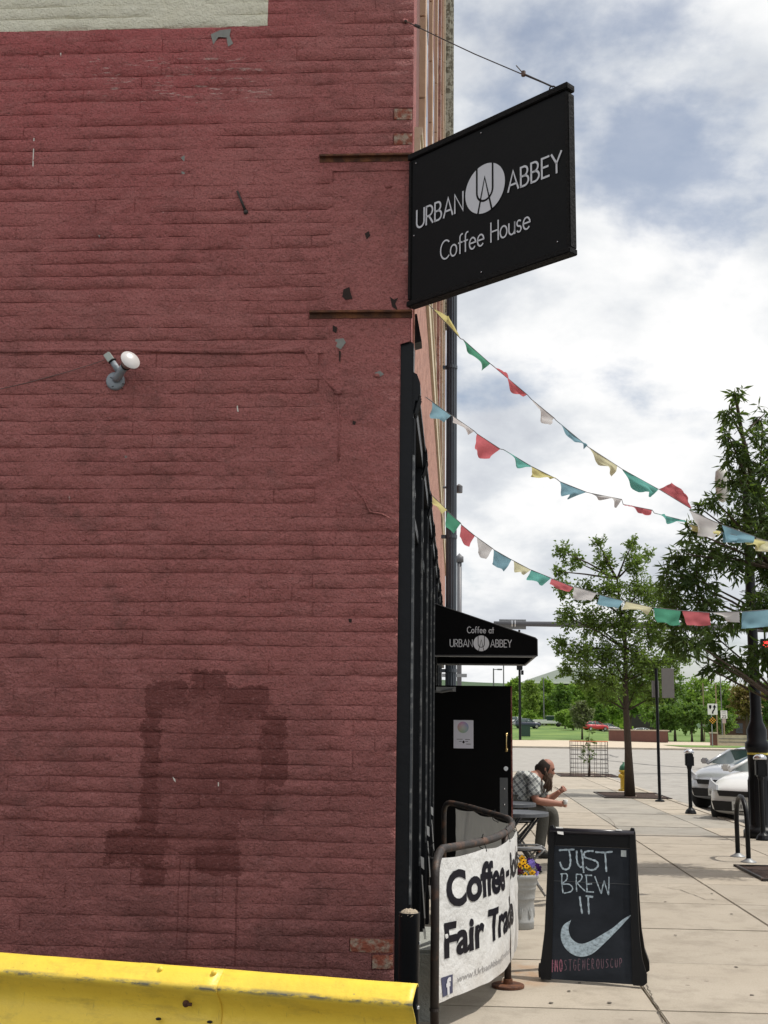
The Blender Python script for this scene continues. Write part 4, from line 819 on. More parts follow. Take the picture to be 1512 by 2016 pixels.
col = g.mix(g.ramp(g.noise(5, 6, .6, stretch=(1, 1, 2)), [(.35, (0,)), (.75, (1,))]), (.013, .016, .021), (.026, .031, .040)); panel = part('chalk_panel', mb, g.done(col, .7, None, 0, .15), sb)
g = G('chalkboard_lower'); 
mb = MB(); vmid = bpx(1170, 1738)[1]; mb.box((bp(.05, vmid, .0066)+bp(BW-.05, vmid, .0066))/2, (BW-.1, .0012, .003), Matrix((be, bk, Vector((0, 0, 1)))).transposed()); part('panel_seam', mb, simple('pale_scratch', (.07, .075, .08), .6), panel)
mb = MB(); mb.prism([bp(.05, yTop+.002, .0), bp(BW-.05, yTop+.002, .0), bp(BW-.06, BH-.035), bp(.06, BH-.035)], bnr*-.012); part('header_panel', mb, plastic, sb)
mb = MB(); mb.tube([bp(.03, BH-.02, .004), bp(BW-.03, BH-.02, .004)], .019, 14); part('handle_bar', mb, simple('satin_black_tube', (.03, .028, .036), .28, var=.2), sb, True)
mb = MB(); mb.prism([bp(.085, BH-.045, .024), bp(.125, BH-.050, .024), bp(.118, BH+.002, .012), bp(.070, BH+.004, .012)], bnr*.002); mb.prism([bp(.5*BW+.165, BH-.008, .022), bp(.5*BW+.205, BH-.010, .022), bp(.5*BW+.20, BH+.0, .02), bp(.5*BW+.16, BH+.0, .02)], bnr*.002); part('tape', mb, MT['white_paint'], sb)
mb = MB(); u_, v_ = bpx(1228, 1680); mb.prism([bp(u_-.018, v_-.022, .0065), bp(u_+.017, v_-.024, .0065), bp(u_+.017, v_+.018, .0065), bp(u_-.018, v_+.019, .0065)], bnr*.001); part('sticker', mb, simple('pale_sticker', (.40, .44, .44), .6), sb)
wc = bp(-.005, .045)+bk*.05; mb = MB(); mb.cyl(wc-be*.03, wc+be*.02, .045, n=20); wh = part('wheel', mb, MT['rubber'], sb, True); mb = MB(); mb.blob(wc-be*.032, .008, 8, 5); part('hub', mb, MT['grey_metal'], wh)
wc2 = bp(BW, .045)+bk*(2*BH*math.sin(TL)-.05); 
# chalk: strokes traced on the panel (crop units: 5.6 per photo pixel, origin 1040,1600)
def ck(pts): return [bpx(1040+x/5.6, 1600+y/5.6) for x, y in pts]
def sm(pts, n=5):
    out = []
    for i in range(len(pts)-1):
        p0, p1, p2, p3 = pts[max(i-1, 0)], pts[i], pts[i+1], pts[min(i+2, len(pts)-1)]
        for k in range(n):
            t = k/n; out.append(tuple(.5*((2*p1[a])+(-p0[a]+p2[a])*t+(2*p0[a]-5*p1[a]+4*p2[a]-p3[a])*t*t+(-p0[a]+3*p1[a]-3*p2[a]+p3[a])*t**3) for a in (0, 1)))
    return out+[pts[-1]]
def chalk_mat(name, c, lo=.42, hi=.6):
    g = G(name); m = g.ramp(g.noise(42, 6, .62, stretch=(1, 1, 1.6)), [(lo-.06, (0.25,)), (hi, (.85,))]); return g.done(g.mix(m, (.02, .023, .028), c), .95, None, 0, .1)
cw, cb_, cp_ = chalk_mat('blue_white_chalk', (.55, .66, .74), .36, .60), chalk_mat('thick_blue_chalk', (.52, .64, .72), .32, .58), chalk_mat('pink_chalk', (.55, .22, .30), .44, .62)
st = {'J': [[(345, 415), (420, 410), (505, 408)], [(450, 412), (462, 480), (466, 550), (450, 610), (410, 628), (372, 605), (352, 550)]],
 'U': [[(535, 425), (535, 500), (545, 560), (575, 600), (605, 590)], [(585, 415), (600, 500), (605, 580), (612, 658)]],
 'S': [[(715, 425), (660, 425), (618, 445), (625, 490), (690, 515), (755, 540), (770, 585), (735, 625), (680, 632), (640, 605)]],
 'T': [[(745, 435), (830, 440), (925, 432)], [(848, 440), (855, 540), (862, 648)]],
 'B': [[(372, 680), (372, 780), (385, 885)], [(360, 678), (420, 675), (432, 705), (420, 745), (370, 785)], [(375, 790), (450, 790), (490, 830), (470, 870), (400, 888)]],
 'R': [[(532, 680), (530, 780), (536, 868)], [(530, 680), (585, 685), (592, 720), (570, 755), (530, 775)], [(540, 775), (580, 820), (625, 862)]],
 'E': [[(640, 690), (645, 780), (650, 870)], [(630, 690), (700, 692)], [(645, 790), (700, 785)], [(640, 872), (720, 876)]],
 'W': [[(735, 705), (770, 800), (805, 892)], [(805, 892), (825, 800), (838, 755)], [(838, 755), (860, 830), (885, 905)], [(885, 905), (890, 800), (890, 712)]],
 'I': [[(570, 930), (580, 1020), (595, 1110)]], 'T2': [[(640, 920), (710, 930)], [(660, 922), (665, 1020), (670, 1115)]]}
mb = MB()
for kx, L_ in st.items():
    th = .011 if kx in 'JUSTIT2' else .0075
    for s in L_: ribbon(mb, ck(sm(s) if len(s) > 2 else s), th, lambda a, b: bp(a, b, .0072), [1+.25*math.sin(i*1.7) for i in range(200)][:len(sm(s) if len(s) > 2 else s)])
part('chalk_lettering', mb, cw, sb)
top_ = sm([(475, 1182), (450, 1250), (448, 1310), (475, 1380), (530, 1430), (600, 1445), (700, 1410), (820, 1340), (940, 1265), (1040, 1180), (1142, 1122)], 6)
bot_ = sm([(470, 1188), (395, 1235), (362, 1310), (365, 1400), (400, 1480), (470, 1550), (570, 1588), (700, 1560), (840, 1440), (980, 1300), (1142, 1126)], 6)
A_, B_ = ck(top_), ck(bot_); mb = MB(); n = len(A_)
for i in range(n-1):
    for k in range(4):
        f0, f1 = k/4, (k+1)/4
        P_ = [(A_[i][0]+(B_[i][0]-A_[i][0])*f, A_[i][1]+(B_[i][1]-A_[i][1])*f) for f in (f0, f1)] + [(A_[i+1][0]+(B_[i+1][0]-A_[i+1][0])*f, A_[i+1][1]+(B_[i+1][1]-A_[i+1][1])*f) for f in (f1, f0)]
        mb.add([bp(a, b, .0072) for a, b in P_], [(0, 1, 2, 3)])
part('chalk_tick_mark', mb, cb_, sb)
GL = {'#': [[(.15, 0), (.3, 1)], [(.5, 0), (.62, 1)], [(0, .35), (.75, .4)], [(.05, .65), (.8, .7)]], 'M': [[(0, 0), (.05, 1), (.35, .4), (.6, 1), (.7, 0)]], 'O': [arc(.35, .5, .33, .5, 90, 450, 12)], 'S': [[(.6, .9), (.2, .95), (.1, .7), (.5, .45), (.55, .15), (.1, .05)]], 'T': [[(0, 1), (.7, 1)], [(.35, 1), (.35, 0)]], 'G': [[(.65, .9), (.3, 1), (.05, .6), (.1, .15), (.45, 0), (.65, .2), (.65, .45), (.4, .45)]], 'E': [[(.55, 1), (.05, 1), (.05, 0), (.55, 0)], [(.05, .5), (.45, .5)]], 'N': [[(0, 0), (.03, 1), (.55, 0), (.6, 1)]], 'R': [[(0, 0), (0, 1), (.45, .9), (.45, .6), (0, .5), (.5, 0)]], 'U': [[(0, 1), (.05, .2), (.3, 0), (.55, .2), (.6, 1)]], 'C': [[(.6, .9), (.3, 1), (.03, .6), (.1, .15), (.45, 0), (.6, .12)]], 'P': [[(0, 0), (0, 1), (.45, .92), (.45, .55), (0, .45)]]}
mb = MB(); mb2 = MB(); txt = '#MOSTGENEROUSCUP'; x = 245
for i, ch in enumerate(txt):
    wd = 50; yb_ = 1755-(i*3.6 if i > 0 else 0); hh_ = 130 - i*2.6
    for s in GL[ch]: ribbon(mb if i < 3 else mb2, ck([(x+a*wd*.8, yb_-b*hh_) for a, b in (sm(s, 3) if len(s) > 3 else s)]), .0055 if i < 3 else .0042, lambda a, b: bp(a, b, .0072))
    x += wd+1
part('hashtag_lettering', mb, cp_, sb); part('faded_hashtag_lettering', mb2, chalk_mat('faded_pink_chalk', (.26, .16, .20), .42, .68), sb)
# ================================================================== FLOWER POT AND PANSIES
pc = atZ(1024, 1829, 0); pc = Vector((pc.x+0.0, pc.y+.06, 0)); pr = .150
pot = thing('flower_pot', 'pale grey moulded flower pot with raised rings beside the banner', 'flower pot', pc)
H_ = .435; prof_ = [(.112, 0), (.118, .006), (.118, .05), (.121, .058), (.116, .064), (.118, .20), (.125, .235), (.129, .24), (.127, .25), (.134, .31), (.139, .315), (.137, .325), (.140, .345), (.145, .35), (.143, .36), (.150, .395), (.160, .402), (.163, .42), (.158, H_), (.148, H_), (.143, .41), (.140, .40)]
mb = MB(); mb.lathe(prof_, pc, 40, cap=True)
for v in mb.v:
    r_ = Vector((v.x-pc.x, v.y-pc.y))
    if .07 < v.z < .2: pass
part('pot_body', mb, simple('grey_moulded_plastic', (.29, .295, .29), .6, var=.2, scale=6, bump=.003, bscale=60), pot, True)
for k in range(7):                               # raised leaf relief
    mb = MB()
    a = R(-90)+ (k-3)*.75
    for t, ll in ((-.5, .07), (0, .085), (.5, .07)):
        P_ = [pc+Vector(((.1185)*math.cos(a+t*.28*f), (.1185)*math.sin(a+t*.28*f), .085+ll*f*1.15)) for f in (0, .35, .7, 1)]
        mb.tube(P_, [.003, .007, .006, .002], 6)
    part('leaf_relief', mb, bpy.data.materials['grey_moulded_plastic'], pot, True)
mb = MB(); mb.lathe([(.001, .40), (.141, .40)], pc, 24, cap=False); part('potting_soil', mb, MT['soil'], pot)
rgf = random.Random(3)
def pansy(mb, c, nrm, s):
    u = nrm.orthogonal().normalized(); w_ = nrm.cross(u); a0_ = rgf.uniform(-.4, .4)
    for k in range(5):
        a = a0_+2*math.pi*k/5; d_ = u*math.cos(a)+w_*math.sin(a); e_ = nrm.cross(d_)
        P_ = [c+nrm*.002, c+d_*s*.45+e_*s*.42+nrm*.004, c+d_*s*.95+e_*s*.34+nrm*rgf.uniform(-.004, .006), c+d_*s*1.05-e_*s*.30+nrm*rgf.uniform(-.004, .006), c+d_*s*.45-e_*s*.42+nrm*.004]
        mb.add(P_, [(0, 1, 2, 3, 4)])
cols_ = {'yellow': (.80, .42, .02), 'purple': (.030, .008, .07), 'lilac': (.20, .15, .48), 'maroon': (.05, .008, .02)}
spots = [('yellow', 1024, 1702), ('yellow', 1031, 1697), ('yellow', 1025, 1708), ('yellow', 1041, 1710), ('yellow', 1037, 1706), ('yellow', 1048, 1719), ('yellow', 1034, 1722), ('yellow', 1028, 1690), ('lilac', 1044, 1698), ('lilac', 1050, 1703), ('lilac', 1047, 1696), ('lilac', 1055, 1719), ('purple', 1058, 1704), ('purple', 1061, 1709), ('purple', 1042, 1694), ('maroon', 1034, 1703), ('maroon', 1026, 1716), ('maroon', 1022, 1720), ('maroon', 1020, 1712), ('yellow', 1014, 1706), ('lilac', 1008, 1712), ('yellow', 1004, 1716), ('purple', 1012, 1696)]
pan = thing('pansies', 'clump of yellow and purple pansies growing in the grey pot', 'flowers', pc+Vector((0, 0, .40)))
mb = MB()
for k in range(150):
    a = rgf.uniform(0, 6.28); r_ = .15*math.sqrt(rgf.random()); c = pc+Vector((r_*math.cos(a), r_*math.sin(a), .41+rgf.uniform(0, .11)*(1-r_*4))); d_ = Vector((math.cos(a), math.sin(a), rgf.uniform(.2, 1))).normalized(); e_ = Vector((-math.sin(a), math.cos(a), 0)); s = rgf.uniform(.015, .028)
    mb.add([c, c+d_*s*.5+e_*s*.35, c+d_*s*1.2, c+d_*s*.5-e_*s*.35], [(0, 1, 2, 3)])
part('foliage', mb, leaf_mat('pansy_leaf', (.03, .07, .02), (.06, .12, .03)), pan)
for i, (cn, px, py) in enumerate(spots):
    mb = MB(); c = atY(px, py, pc.y + rgf.uniform(-.10, .06)); nrm = (cC-c).normalized()+Vector((rgf.uniform(-.5, .5), rgf.uniform(-.3, .3), rgf.uniform(.0, .8))); nrm.normalize(); pansy(mb, c, nrm, rgf.uniform(.021, .029)); mt = bpy.data.materials.get(cn+'_petal') or cloth_mat(cn+'_petal', cols_[cn], .25, .3, 60)
    f_ = part('flower', mb, mt, pan)
    if cn == 'yellow': mb = MB(); mb.blob(c+nrm*.006, .0065, 6, 4, (1, 1, 1)); part('flower_eye', mb, bpy.data.materials.get('maroon_petal') or cloth_mat('maroon_petal', cols_['maroon'], .25), f_)
# ================================================================== CAFE TABLES AND CHAIRS
tm = simple('slate_table_laminate', (.075, .082, .095), .45, var=.2, scale=15); lm = simple('dark_leg_steel', (.015, .015, .017), .5, var=.2); fm = simple('worn_grey_chair_steel', (.17, .17, .17), .45, .2, var=.3, scale=20)
def bistro_table(name_label, c, r, h):
    t = thing('cafe_table', name_label, 'table', c, 0.0, 'cafe tables on the sidewalk')
    mb = MB(); mb.lathe([(r*.96, h-.045), (r, h-.04), (r, h-.004), (r*.985, h)], (0, 0, 0), 36); part('table_top', mb, tm, t, False, False)
    for s in (-1, 1):
        mb = MB(); mb.tube([(-.22, s*.17, h-.05), (.24, s*.17, .02)], .014, 8); part('leg', mb, lm, t, True, False)
        mb = MB(); mb.tube([(.22, s*.15, h-.05), (-.24, s*.15, .02)], .014, 8); part('leg', mb, lm, t, True, False)
    mb = MB(); mb.tube([(.24, -.19, .03), (.24, .19, .03)], .012, 8); mb.tube([(-.24, -.19, .03), (-.24, .19, .03)], .012, 8); mb.tube([(0, -.18, h*.48), (0, .18, h*.48)], .012, 8); part('stretcher', mb, lm, t, True, False); return t
ta = atY(1021, 1598, 13.95); bistro_table('round slate cafe table just behind the open door edge', (ta.x, 13.95, 0), .345, ta.z)
tb = atY(1006, 1580, 15.0); bistro_table('farther slate cafe table beside the seated bearded man', (tb.x-.02, 15.0, 0), .33, tb.z)
def folding_chair(label, c, rz, back=True):
    t = thing('folding_chair', label, 'chair', c, rz, 'grey folding chairs at the cafe tables')
    mb = MB(); mb.sheet(lambda u, v: Vector(((u-.5)*.38, (v-.5)*.36, .45+.012*math.sin(u*3.14)*-1)), 8, 6); mb.sheet(lambda u, v: Vector(((u-.5)*.38, (.5-v)*.36, .438+.012*math.sin(u*3.14)*-1)), 8, 6); part('seat', mb, fm, t, True, False)
    for s in (-1, 1):
        mb = MB(); mb.tube(([(-.24, s*.205, .84), (-.20, s*.205, .70)] if back else []) + [(-.12, s*.205, .455), (.20, s*.205, .012)], .011, 8); part('leg', mb, fm, t, True, False)
        mb = MB(); mb.tube([(.20, s*.185, .45), (.12, s*.185, .38), (-.22, s*.185, .012)], .011, 8); part('leg', mb, fm, t, True, False)
        mb = MB(); mb.tube([(-.18, s*.195, .45), (.15, s*.195, .455), (.205, s*.18, .44), (.225, s*.12, .425)], .010, 8); part('seat_rail', mb, fm, t, True, False)
    if back: mb = MB(); mb.box((-.232, 0, .79), (.012, .42, .12), Matrix.Rotation(R(-15), 3, 'Y'), bev=.004); part('backrest', mb, fm, t, False, False)
    mb = MB(); mb.tube([(.14, -.2, .11), (.14, .2, .11)], .009, 6); mb.tube([(-.16, -.19, .10), (-.16, .19, .10)], .009, 6); part('stretcher', mb, fm, t, True, False); return t
ch = atY(1036, 1658, 12.15); folding_chair('grey folding stool between the flower pot and the door edge', (ch.x-.03, 12.15, 0.0), 0, False)
YM = 15.5; hp = atY(1014, 1583, YM); folding_chair('grey folding chair under the seated bearded man', (hp.x+.02, YM, 0), 0)
# ================================================================== SEATED MAN
def J(px, py, dy=0.0): return atY(px, py, YM+dy)
man = thing('person', 'bearded person in a plaid shirt leaning forward on a chair, holding a white cup', 'person', (hp.x, YM, 0))
def skin(name, V_, E_, rad, mat, root=0, sub=2):
    me = bpy.data.meshes.new(name); o_ = wpos(man); me.from_pydata([tuple(v-o_) for v in V_], E_, []); o = link(name, me, man); me.materials.append(mat)
    md = o.modifiers.new('skin', 'SKIN'); md.use_smooth_shade = True; lay = me.skin_vertices[0].data
    for i, r_ in enumerate(rad): lay[i].radius = (r_, r_) if isinstance(r_, float) else r_
    for q in lay: q.use_root = False
    lay[root].use_root = True; s_ = o.modifiers.new('sub', 'SUBSURF'); s_.levels = s_.render_levels = sub; return o
sk = simple('sunburnt_skin', (.34, .15, .10), .55, var=.12, scale=20); hairm = simple('dark_brown_hair', (.022, .013, .009), .8, var=.5, scale=60, bump=.006, bscale=120); beardm = simple('brown_beard_hair', (.11, .072, .050), .85, var=.5, scale=60, bump=.006, bscale=120)
# body: pelvis, spine, neck, head, arms, legs as one skin
bvs = [J(1016, 1584), J(1020, 1560), J(1036, 1538), J(1052, 1531), J(1063, 1524), J(1070, 1516), J(1074, 1505),
       J(1050, 1541, -.17), J(1053, 1576, -.24), J(1078, 1580, -.22), J(1100, 1582, -.18), J(1110, 1585, -.16),
       J(1056, 1543, .16), J(1078, 1575, .20), J(1090, 1568, .18), J(1099, 1561, .16), J(1104, 1557, .14),
       J(1024, 1590, -.10), J(1072, 1596, -.15), J(1064, 1655, -.16), J(1062, 1672, -.16), J(1078, 1680, -.16),
       J(1024, 1590, .10), J(1090, 1597, .14), J(1088, 1655, .16), J(1087, 1672, .16), J(1103, 1680, .16)]
for i_, z_ in ((20, .07), (25, .07), (21, .035), (26, .035)): bvs[i_].z = z_
bes = [(0, 1), (1, 2), (2, 3), (3, 4), (4, 5), (5, 6), (3, 7), (7, 8), (8, 9), (9, 10), (10, 11), (3, 12), (12, 13), (13, 14), (14, 15), (15, 16), (0, 17), (17, 18), (18, 19), (19, 20), (20, 21), (0, 22), (22, 23), (23, 24), (24, 25), (25, 26)]
brd = [.15, .135, .14, .10, .058, .085, .075, .064, .056, .054, .038, .038, .064, .054, .048, .036, .036, .09, .068, .052, .040, .036, .09, .068, .052, .040, .036]
skin('body', bvs, bes, brd, sk)
# clothing
pg2 = G('plaid_cotton'); oc = pg2.obj(); x, y, z = pg2.xyz(oc); dd_ = pg2.math('ADD', pg2.math('MULTIPLY', x, .8), pg2.math('MULTIPLY', z, .6)); ee_ = pg2.math('SUBTRACT', pg2.math('MULTIPLY', z, .8), pg2.math('MULTIPLY', x, .6))
def stripe(v, f, w_): return pg2.math('LESS_THAN', pg2.math('FRACT', pg2.math('MULTIPLY', v, f)), w_)
colr = pg2.mix(stripe(dd_, 13.0, .40), (.44, .46, .44), (.16, .17, .17)); colr = pg2.mix(pg2.math('MULTIPLY', stripe(ee_, 13.0, .40), .65), colr, (.10, .11, .12)); colr = pg2.mix(pg2.math('MULTIPLY', stripe(ee_, 26.0, .12), .8), colr, (.60, .60, .58)); colr = pg2.mix(pg2.math('MULTIPLY', stripe(dd_, 26.0, .10), .8), colr, (.62, .62, .60))
plaid = pg2.done(colr, .85, pg2.bump(pg2.noise(14, 4), .02), 0, .2)
tv = [bvs[0]+Vector((0, 0, -.02)), bvs[1], bvs[2], bvs[3]+Vector((0, 0, -.01)), bvs[7], bvs[7].lerp(bvs[8], .55), bvs[7].lerp(bvs[8], .82), bvs[12], bvs[12].lerp(bvs[13], .55), bvs[12].lerp(bvs[13], .80), bvs[3].lerp(bvs[4], .55)]
skin('shirt', tv, [(0, 1), (1, 2), (2, 3), (3, 4), (4, 5), (5, 6), (3, 7), (7, 8), (8, 9), (3, 10)], [.185, .185, .185, .135, .095, .088, .094, .090, .084, .088, .074], plaid)
tr_ = simple('olive_grey_trousers', (.085, .082, .070), .9, var=.2, scale=12, bump=.01, bscale=25)
skin('trousers', [bvs[0]+Vector((0, 0, -.03)), bvs[17], bvs[18], bvs[19], bvs[20]+Vector((0, 0, .03)), bvs[22], bvs[23], bvs[24], bvs[25]+Vector((0, 0, .03))], [(0, 1), (1, 2), (2, 3), (3, 4), (0, 5), (5, 6), (6, 7), (7, 8)], [.165, .115, .088, .076, .072, .115, .088, .076, .072], tr_)
for i_ in (20, 25):
    a_ = Vector((bvs[i_].x, bvs[i_].y, .05)); skin('shoe', [a_+Vector((-.05, 0, 0)), a_+Vector((.05, 0, .0)), a_+Vector((.16, 0, -.008)), a_+Vector((.22, 0, -.012))], [(0, 1), (1, 2), (2, 3)], [.045, .05, .042, .032], MT['rubber'])
# head built up: cranium, brow, nose, ear, bald crown with dark hair round the sides, long beard
hc_ = J(1075, 1513); tilt = Matrix.Rotation(R(22), 3, 'Y')
def hp_(x, y, z): return hc_ + tilt @ Vector((x, y, z))
mb = MB()
def headf(u, v):
    ph = math.pi*v; a = 2*math.pi*u; d_ = Vector((math.sin(ph)*math.cos(a), math.sin(ph)*math.sin(a), math.cos(ph)))
    x, y, z = d_.x*.105, d_.y*.077, d_.z*.122
    if z < 0: y *= 1-.25*(-z/.122); x = x*(1-.10*(-z/.122)) + .018*(-z/.122)
    if d_.x > 0: x -= .010*math.exp(-((z-.012)/.018)**2)*math.exp(-((abs(y)-.032)/.020)**2)*1.6; x += .008*math.exp(-((z-.034)/.012)**2); x += .026*math.exp(-((z+.022)/.022)**2)*math.exp(-(y/.016)**2); x += .006*math.exp(-((z+.060)/.010)**2)*math.exp(-(y/.028)**2)
    return hp_(x, y, z)
mb.sheet(headf, 36, 26); part('head', mb, sk, man, True)
mb = MB()
for s in (-1, 1): mb.blob(hp_(-.012, s*.079, -.008), .03, 10, 8, (.75, .35, 1.1))
part('ear', mb, sk, man, True)
mb = MB()
for s in (-1, 1): mb.blob(hp_(.085, s*.030, .012), .011, 8, 6)
part('eye', mb, simple('dark_eye', (.03, .02, .018), .2), man, True)
mb = MB()
for s in (-1, 1): mb.tube([hp_(.096, s*.012, .032), hp_(.098, s*.030, .037), hp_(.086, s*.052, .030)], .007, 6)
part('eyebrow', mb, hairm, man, True)
def hairf(u, v):
    a = R(68) + (R(292)-R(68))*u; top = .072 - .030*math.cos(a) ; z = -.085 + (top+.085)*v; k = math.sqrt(max(.02, 1-(z/.128)**2)); r_ = 1.0+.03*noise.noise(Vector((a*3, v*5, 2)))
    return hp_(.113*k*r_*math.cos(a)-.006, .088*k*r_*math.sin(a), z)
mb = MB(); mb.sheet(hairf, 30, 14); o = part('hair', mb, hairm, man, True); md = o.modifiers.new('thick', 'SOLIDIFY'); md.thickness = .014
mb = MB(); mb.tube([hp_(-.10, 0, .0), hp_(-.118, 0, -.005), hp_(-.126, 0, -.03), hp_(-.118, 0, -.06), hp_(-.105, 0, -.09)], [.022, .020, .018, .015, .008], 10); part('ponytail', mb, hairm, man, True)
mb = MB(); rg2 = random.Random(11)
bd = J(1076, 1553)-J(1078, 1530); b_a = hp_(.07, 0, -.085)
mb.blob(hp_(.050, 0, -.085), .078, 18, 12, (.95, .92, 1.0), .3, 6)
for k in range(80):
    a = rg2.uniform(-1, 1); st_ = hp_(.05+.045*rg2.random(), a*.055, -.075-.03*rg2.random()); en = st_ + Vector((rg2.uniform(-.075, .02), rg2.uniform(-.02, .02), -.13-.09*rg2.random()*(1-abs(a)))); mi_ = st_.lerp(en, .5)+Vector((.012, 0, 0)); mb.tube([st_, mi_, en], [.018, .014, .003], 5)
for s in (-1, 1): mb.tube([hp_(.0, s*.076, -.01), hp_(.015, s*.074, -.05), hp_(.045, s*.055, -.085)], [.010, .018, .02], 8)
mb.tube([hp_(.100, -.035, -.062), hp_(.112, 0, -.050), hp_(.100, .035, -.062)], .011, 7); part('beard', mb, beardm, man, True)
# hands with separate fingers
def hand(wrist, elbow, curl, side, name='hand'):
    f = (wrist-elbow).normalized(); up = Vector((0, 0, 1)); sd = f.cross(up).normalized()*side; up = sd.cross(f).normalized()*side
    V_, E_, rad_ = [wrist-f*.02, wrist+f*.045], [(0, 1)], [.027, (.034)]
    for k, (o_, ln) in enumerate(((-.030, .070), (-.010, .080), (.010, .076), (.030, .060))):
        base_ = wrist+f*.085+up*o_; p1 = base_+f*ln*.45*math.cos(curl)+sd*ln*.45*math.sin(curl); p2 = p1+f*ln*.35*math.cos(curl*2)+sd*ln*.35*math.sin(curl*2); p3 = p2+f*ln*.25*math.cos(curl*2.8)+sd*ln*.25*math.sin(curl*2.8)
        n_ = len(V_); V_ += [base_, p1, p2, p3]; E_ += [(1, n_), (n_, n_+1), (n_+1, n_+2), (n_+2, n_+3)]; rad_ += [.012, .0100, .0092, .0078]
    n_ = len(V_); t0 = wrist+f*.03+sd*.024+up*.022; t1 = t0+f*.030+sd*.026+up*.006; t2 = t1+f*.030+sd*.008; V_ += [t0, t1, t2]; E_ += [(1, n_), (n_, n_+1), (n_+1, n_+2)]; rad_ += [.014, .011, .009]
    return skin(name, V_, E_, rad_, sk, 0, 1)
hand(bvs[10], bvs[9], .62, -1); hand(bvs[15], bvs[14], .9, -1)
cuc = J(1113, 1579, -.185); mb = MB(); mb.lathe([(.018, -.030), (.024, -.026), (.030, .030), (.028, .031), (.023, -.018)], (0, 0, 0), 18); cu_ = thing('paper_cup', 'small white cup in the hand of the seated person', 'cup', cuc); part('cup_body', mb, MT['white_paint'], cu_, True, False)
sw = J(1104, 1556, .12); mb = MB(); mb.tube([sw+Vector((.0, 0, 0)), J(1092, 1549, .06)], .0035, 6); s_ = thing('thin_stick', 'thin dark stick held up in the raised hand of the seated person', 'stick', sw); part('shaft', mb, lm, s_)
# ================================================================== PRAYER FLAGS
FC = {'y': (.64, .60, .28), 'g': (.09, .32, .21), 'r': (.56, .15, .17), 'w': (.58, .57, .57), 'b': (.22, .39, .47), 'c': (.64, .62, .42), 't': (.15, .44, .39)}
FM = {k: cloth_mat('flag_cloth_'+n, FC[k], .42, .14, 7) for k, n in zip('ygrwbct', ('yellow', 'green', 'red', 'white', 'blue', 'cream', 'teal'))}
def flags(label, start, Y0, Y1_, xr, items, tail):
    root = thing('flag_string', label, 'flag string', (atY(*start, Y0).x, Y0, atY(*start, Y0).z), 0, 'strings of prayer flags over the sidewalk')
    dep = lambda px: Y0 + (Y1_-Y0)*((px-start[0])/(1512-start[0]))
    cord = [start]
    for it in items: cord += [it[1], it[2]]
    cord += tail; cord = [c for i, c in enumerate(cord) if i == 0 or abs(c[0]-cord[i-1][0]) > .6]
    mb = MB(); mb.tube([atY(x, y, dep(x)) for x, y in cord], .0035, 5); part('cord', mb, simple('grey_cord', (.14, .14, .14), .9), root)
    for n_, (cl, a, b, c, d) in enumerate(items):
        rg3 = random.Random(n_*7+int(start[1]))
        A, B, C_, D_ = [atY(p[0], p[1], dep(p[0]) + q) for p, q in zip((a, b, c, d), (0, 0, -.03-rg3.uniform(0, .05), -.03-rg3.uniform(0, .05)))]
        nr = (B-A).cross(D_-A); nr = nr.normalized() if nr.length > 1e-9 else Vector((0, -1, 0)); ln = (B-A).length
        def ff(u, v):
            p = A*(1-u)*(1-v)+B*u*(1-v)+C_*u*v+D_*(1-u)*v
            wv = .12*ln*v*math.sin(u*5.2+n_*1.3+v*1.7)*.6 + .10*ln*v*noise.noise(Vector((u*2.5+n_, v*2, n_*.7)))
            e_ = .05*ln*noise.noise(Vector((u*19, n_, 3.3)))*(1 if v == 1 else 0)
            return p + nr*wv + (D_-A)*(e_) - Vector((0, 0, .06*ln*v*math.sin(u*math.pi)*noise.noise(Vector((n_, 2.2, 0)))))
        mb = MB(); mb.sheet(ff, 14, 12); part('flag', mb, FM[cl], root, True)
    return root
flags('highest prayer flag string, starting right under the black projecting sign', (831, 588), 8.0, 12.2, 0, [
 ('y', (852, 608), (907, 667), (896, 645), (880, 618)), ('g', (911, 668), (965, 716), (955, 727), (932, 702)), ('r', (969, 719), (1038, 777), (1033, 778), (985, 739)), ('w', (1046, 786), (1091, 823), (1078, 839), (1062, 816)),
 ('b', (1094, 827), (1152, 875), (1150, 884), (1122, 855)), ('c', (1158, 880), (1215, 917), (1209, 936), (1184, 911)), ('t', (1224, 923), (1296, 963), (1293, 975), (1258, 969)), ('r', (1297, 963), (1361, 1002), (1349, 978), (1329, 950)),
 ('w', (1357, 1004), (1414, 1030), (1401, 1064), (1371, 1046)), ('b', (1421, 1033), (1486, 1056), (1478, 1071), (1428, 1067)), ('c', (1489, 1059), (1532, 1070), (1530, 1092), (1492, 1084))], [(1548, 1073)])
flags('middle prayer flag string, flags mostly twisted thin by the wind', (830, 776), 8.2, 12.2, 0, [
 ('b', (851, 791), (888, 818), (873, 832), (852, 822)), ('w', (891, 819), (934, 849), (926, 853), (897, 834)), ('r', (939, 854), (985, 884), (961, 904), (929, 887)), ('t', (991, 885), (1046, 918), (1035, 924), (1011, 906)),
 ('y', (1046, 919), (1096, 943), (1084, 943), (1047, 937)), ('b', (1102, 948), (1155, 969), (1122, 981), (1111, 973)), ('w', (1163, 971), (1224, 983), (1221, 993), (1190, 983)), ('r', (1227, 993), (1284, 1004), (1283, 1011), (1239, 1001)),
 ('t', (1288, 1010), (1351, 1026), (1347, 1031), (1304, 1020)), ('y', (1355, 1032), (1421, 1046), (1410, 1056), (1362, 1043)), ('b', (1423, 1047), (1460, 1057), (1456, 1066), (1428, 1067)), ('y', (1468, 1058), (1515, 1066), (1512, 1080), (1470, 1074))], [(1548, 1070)])
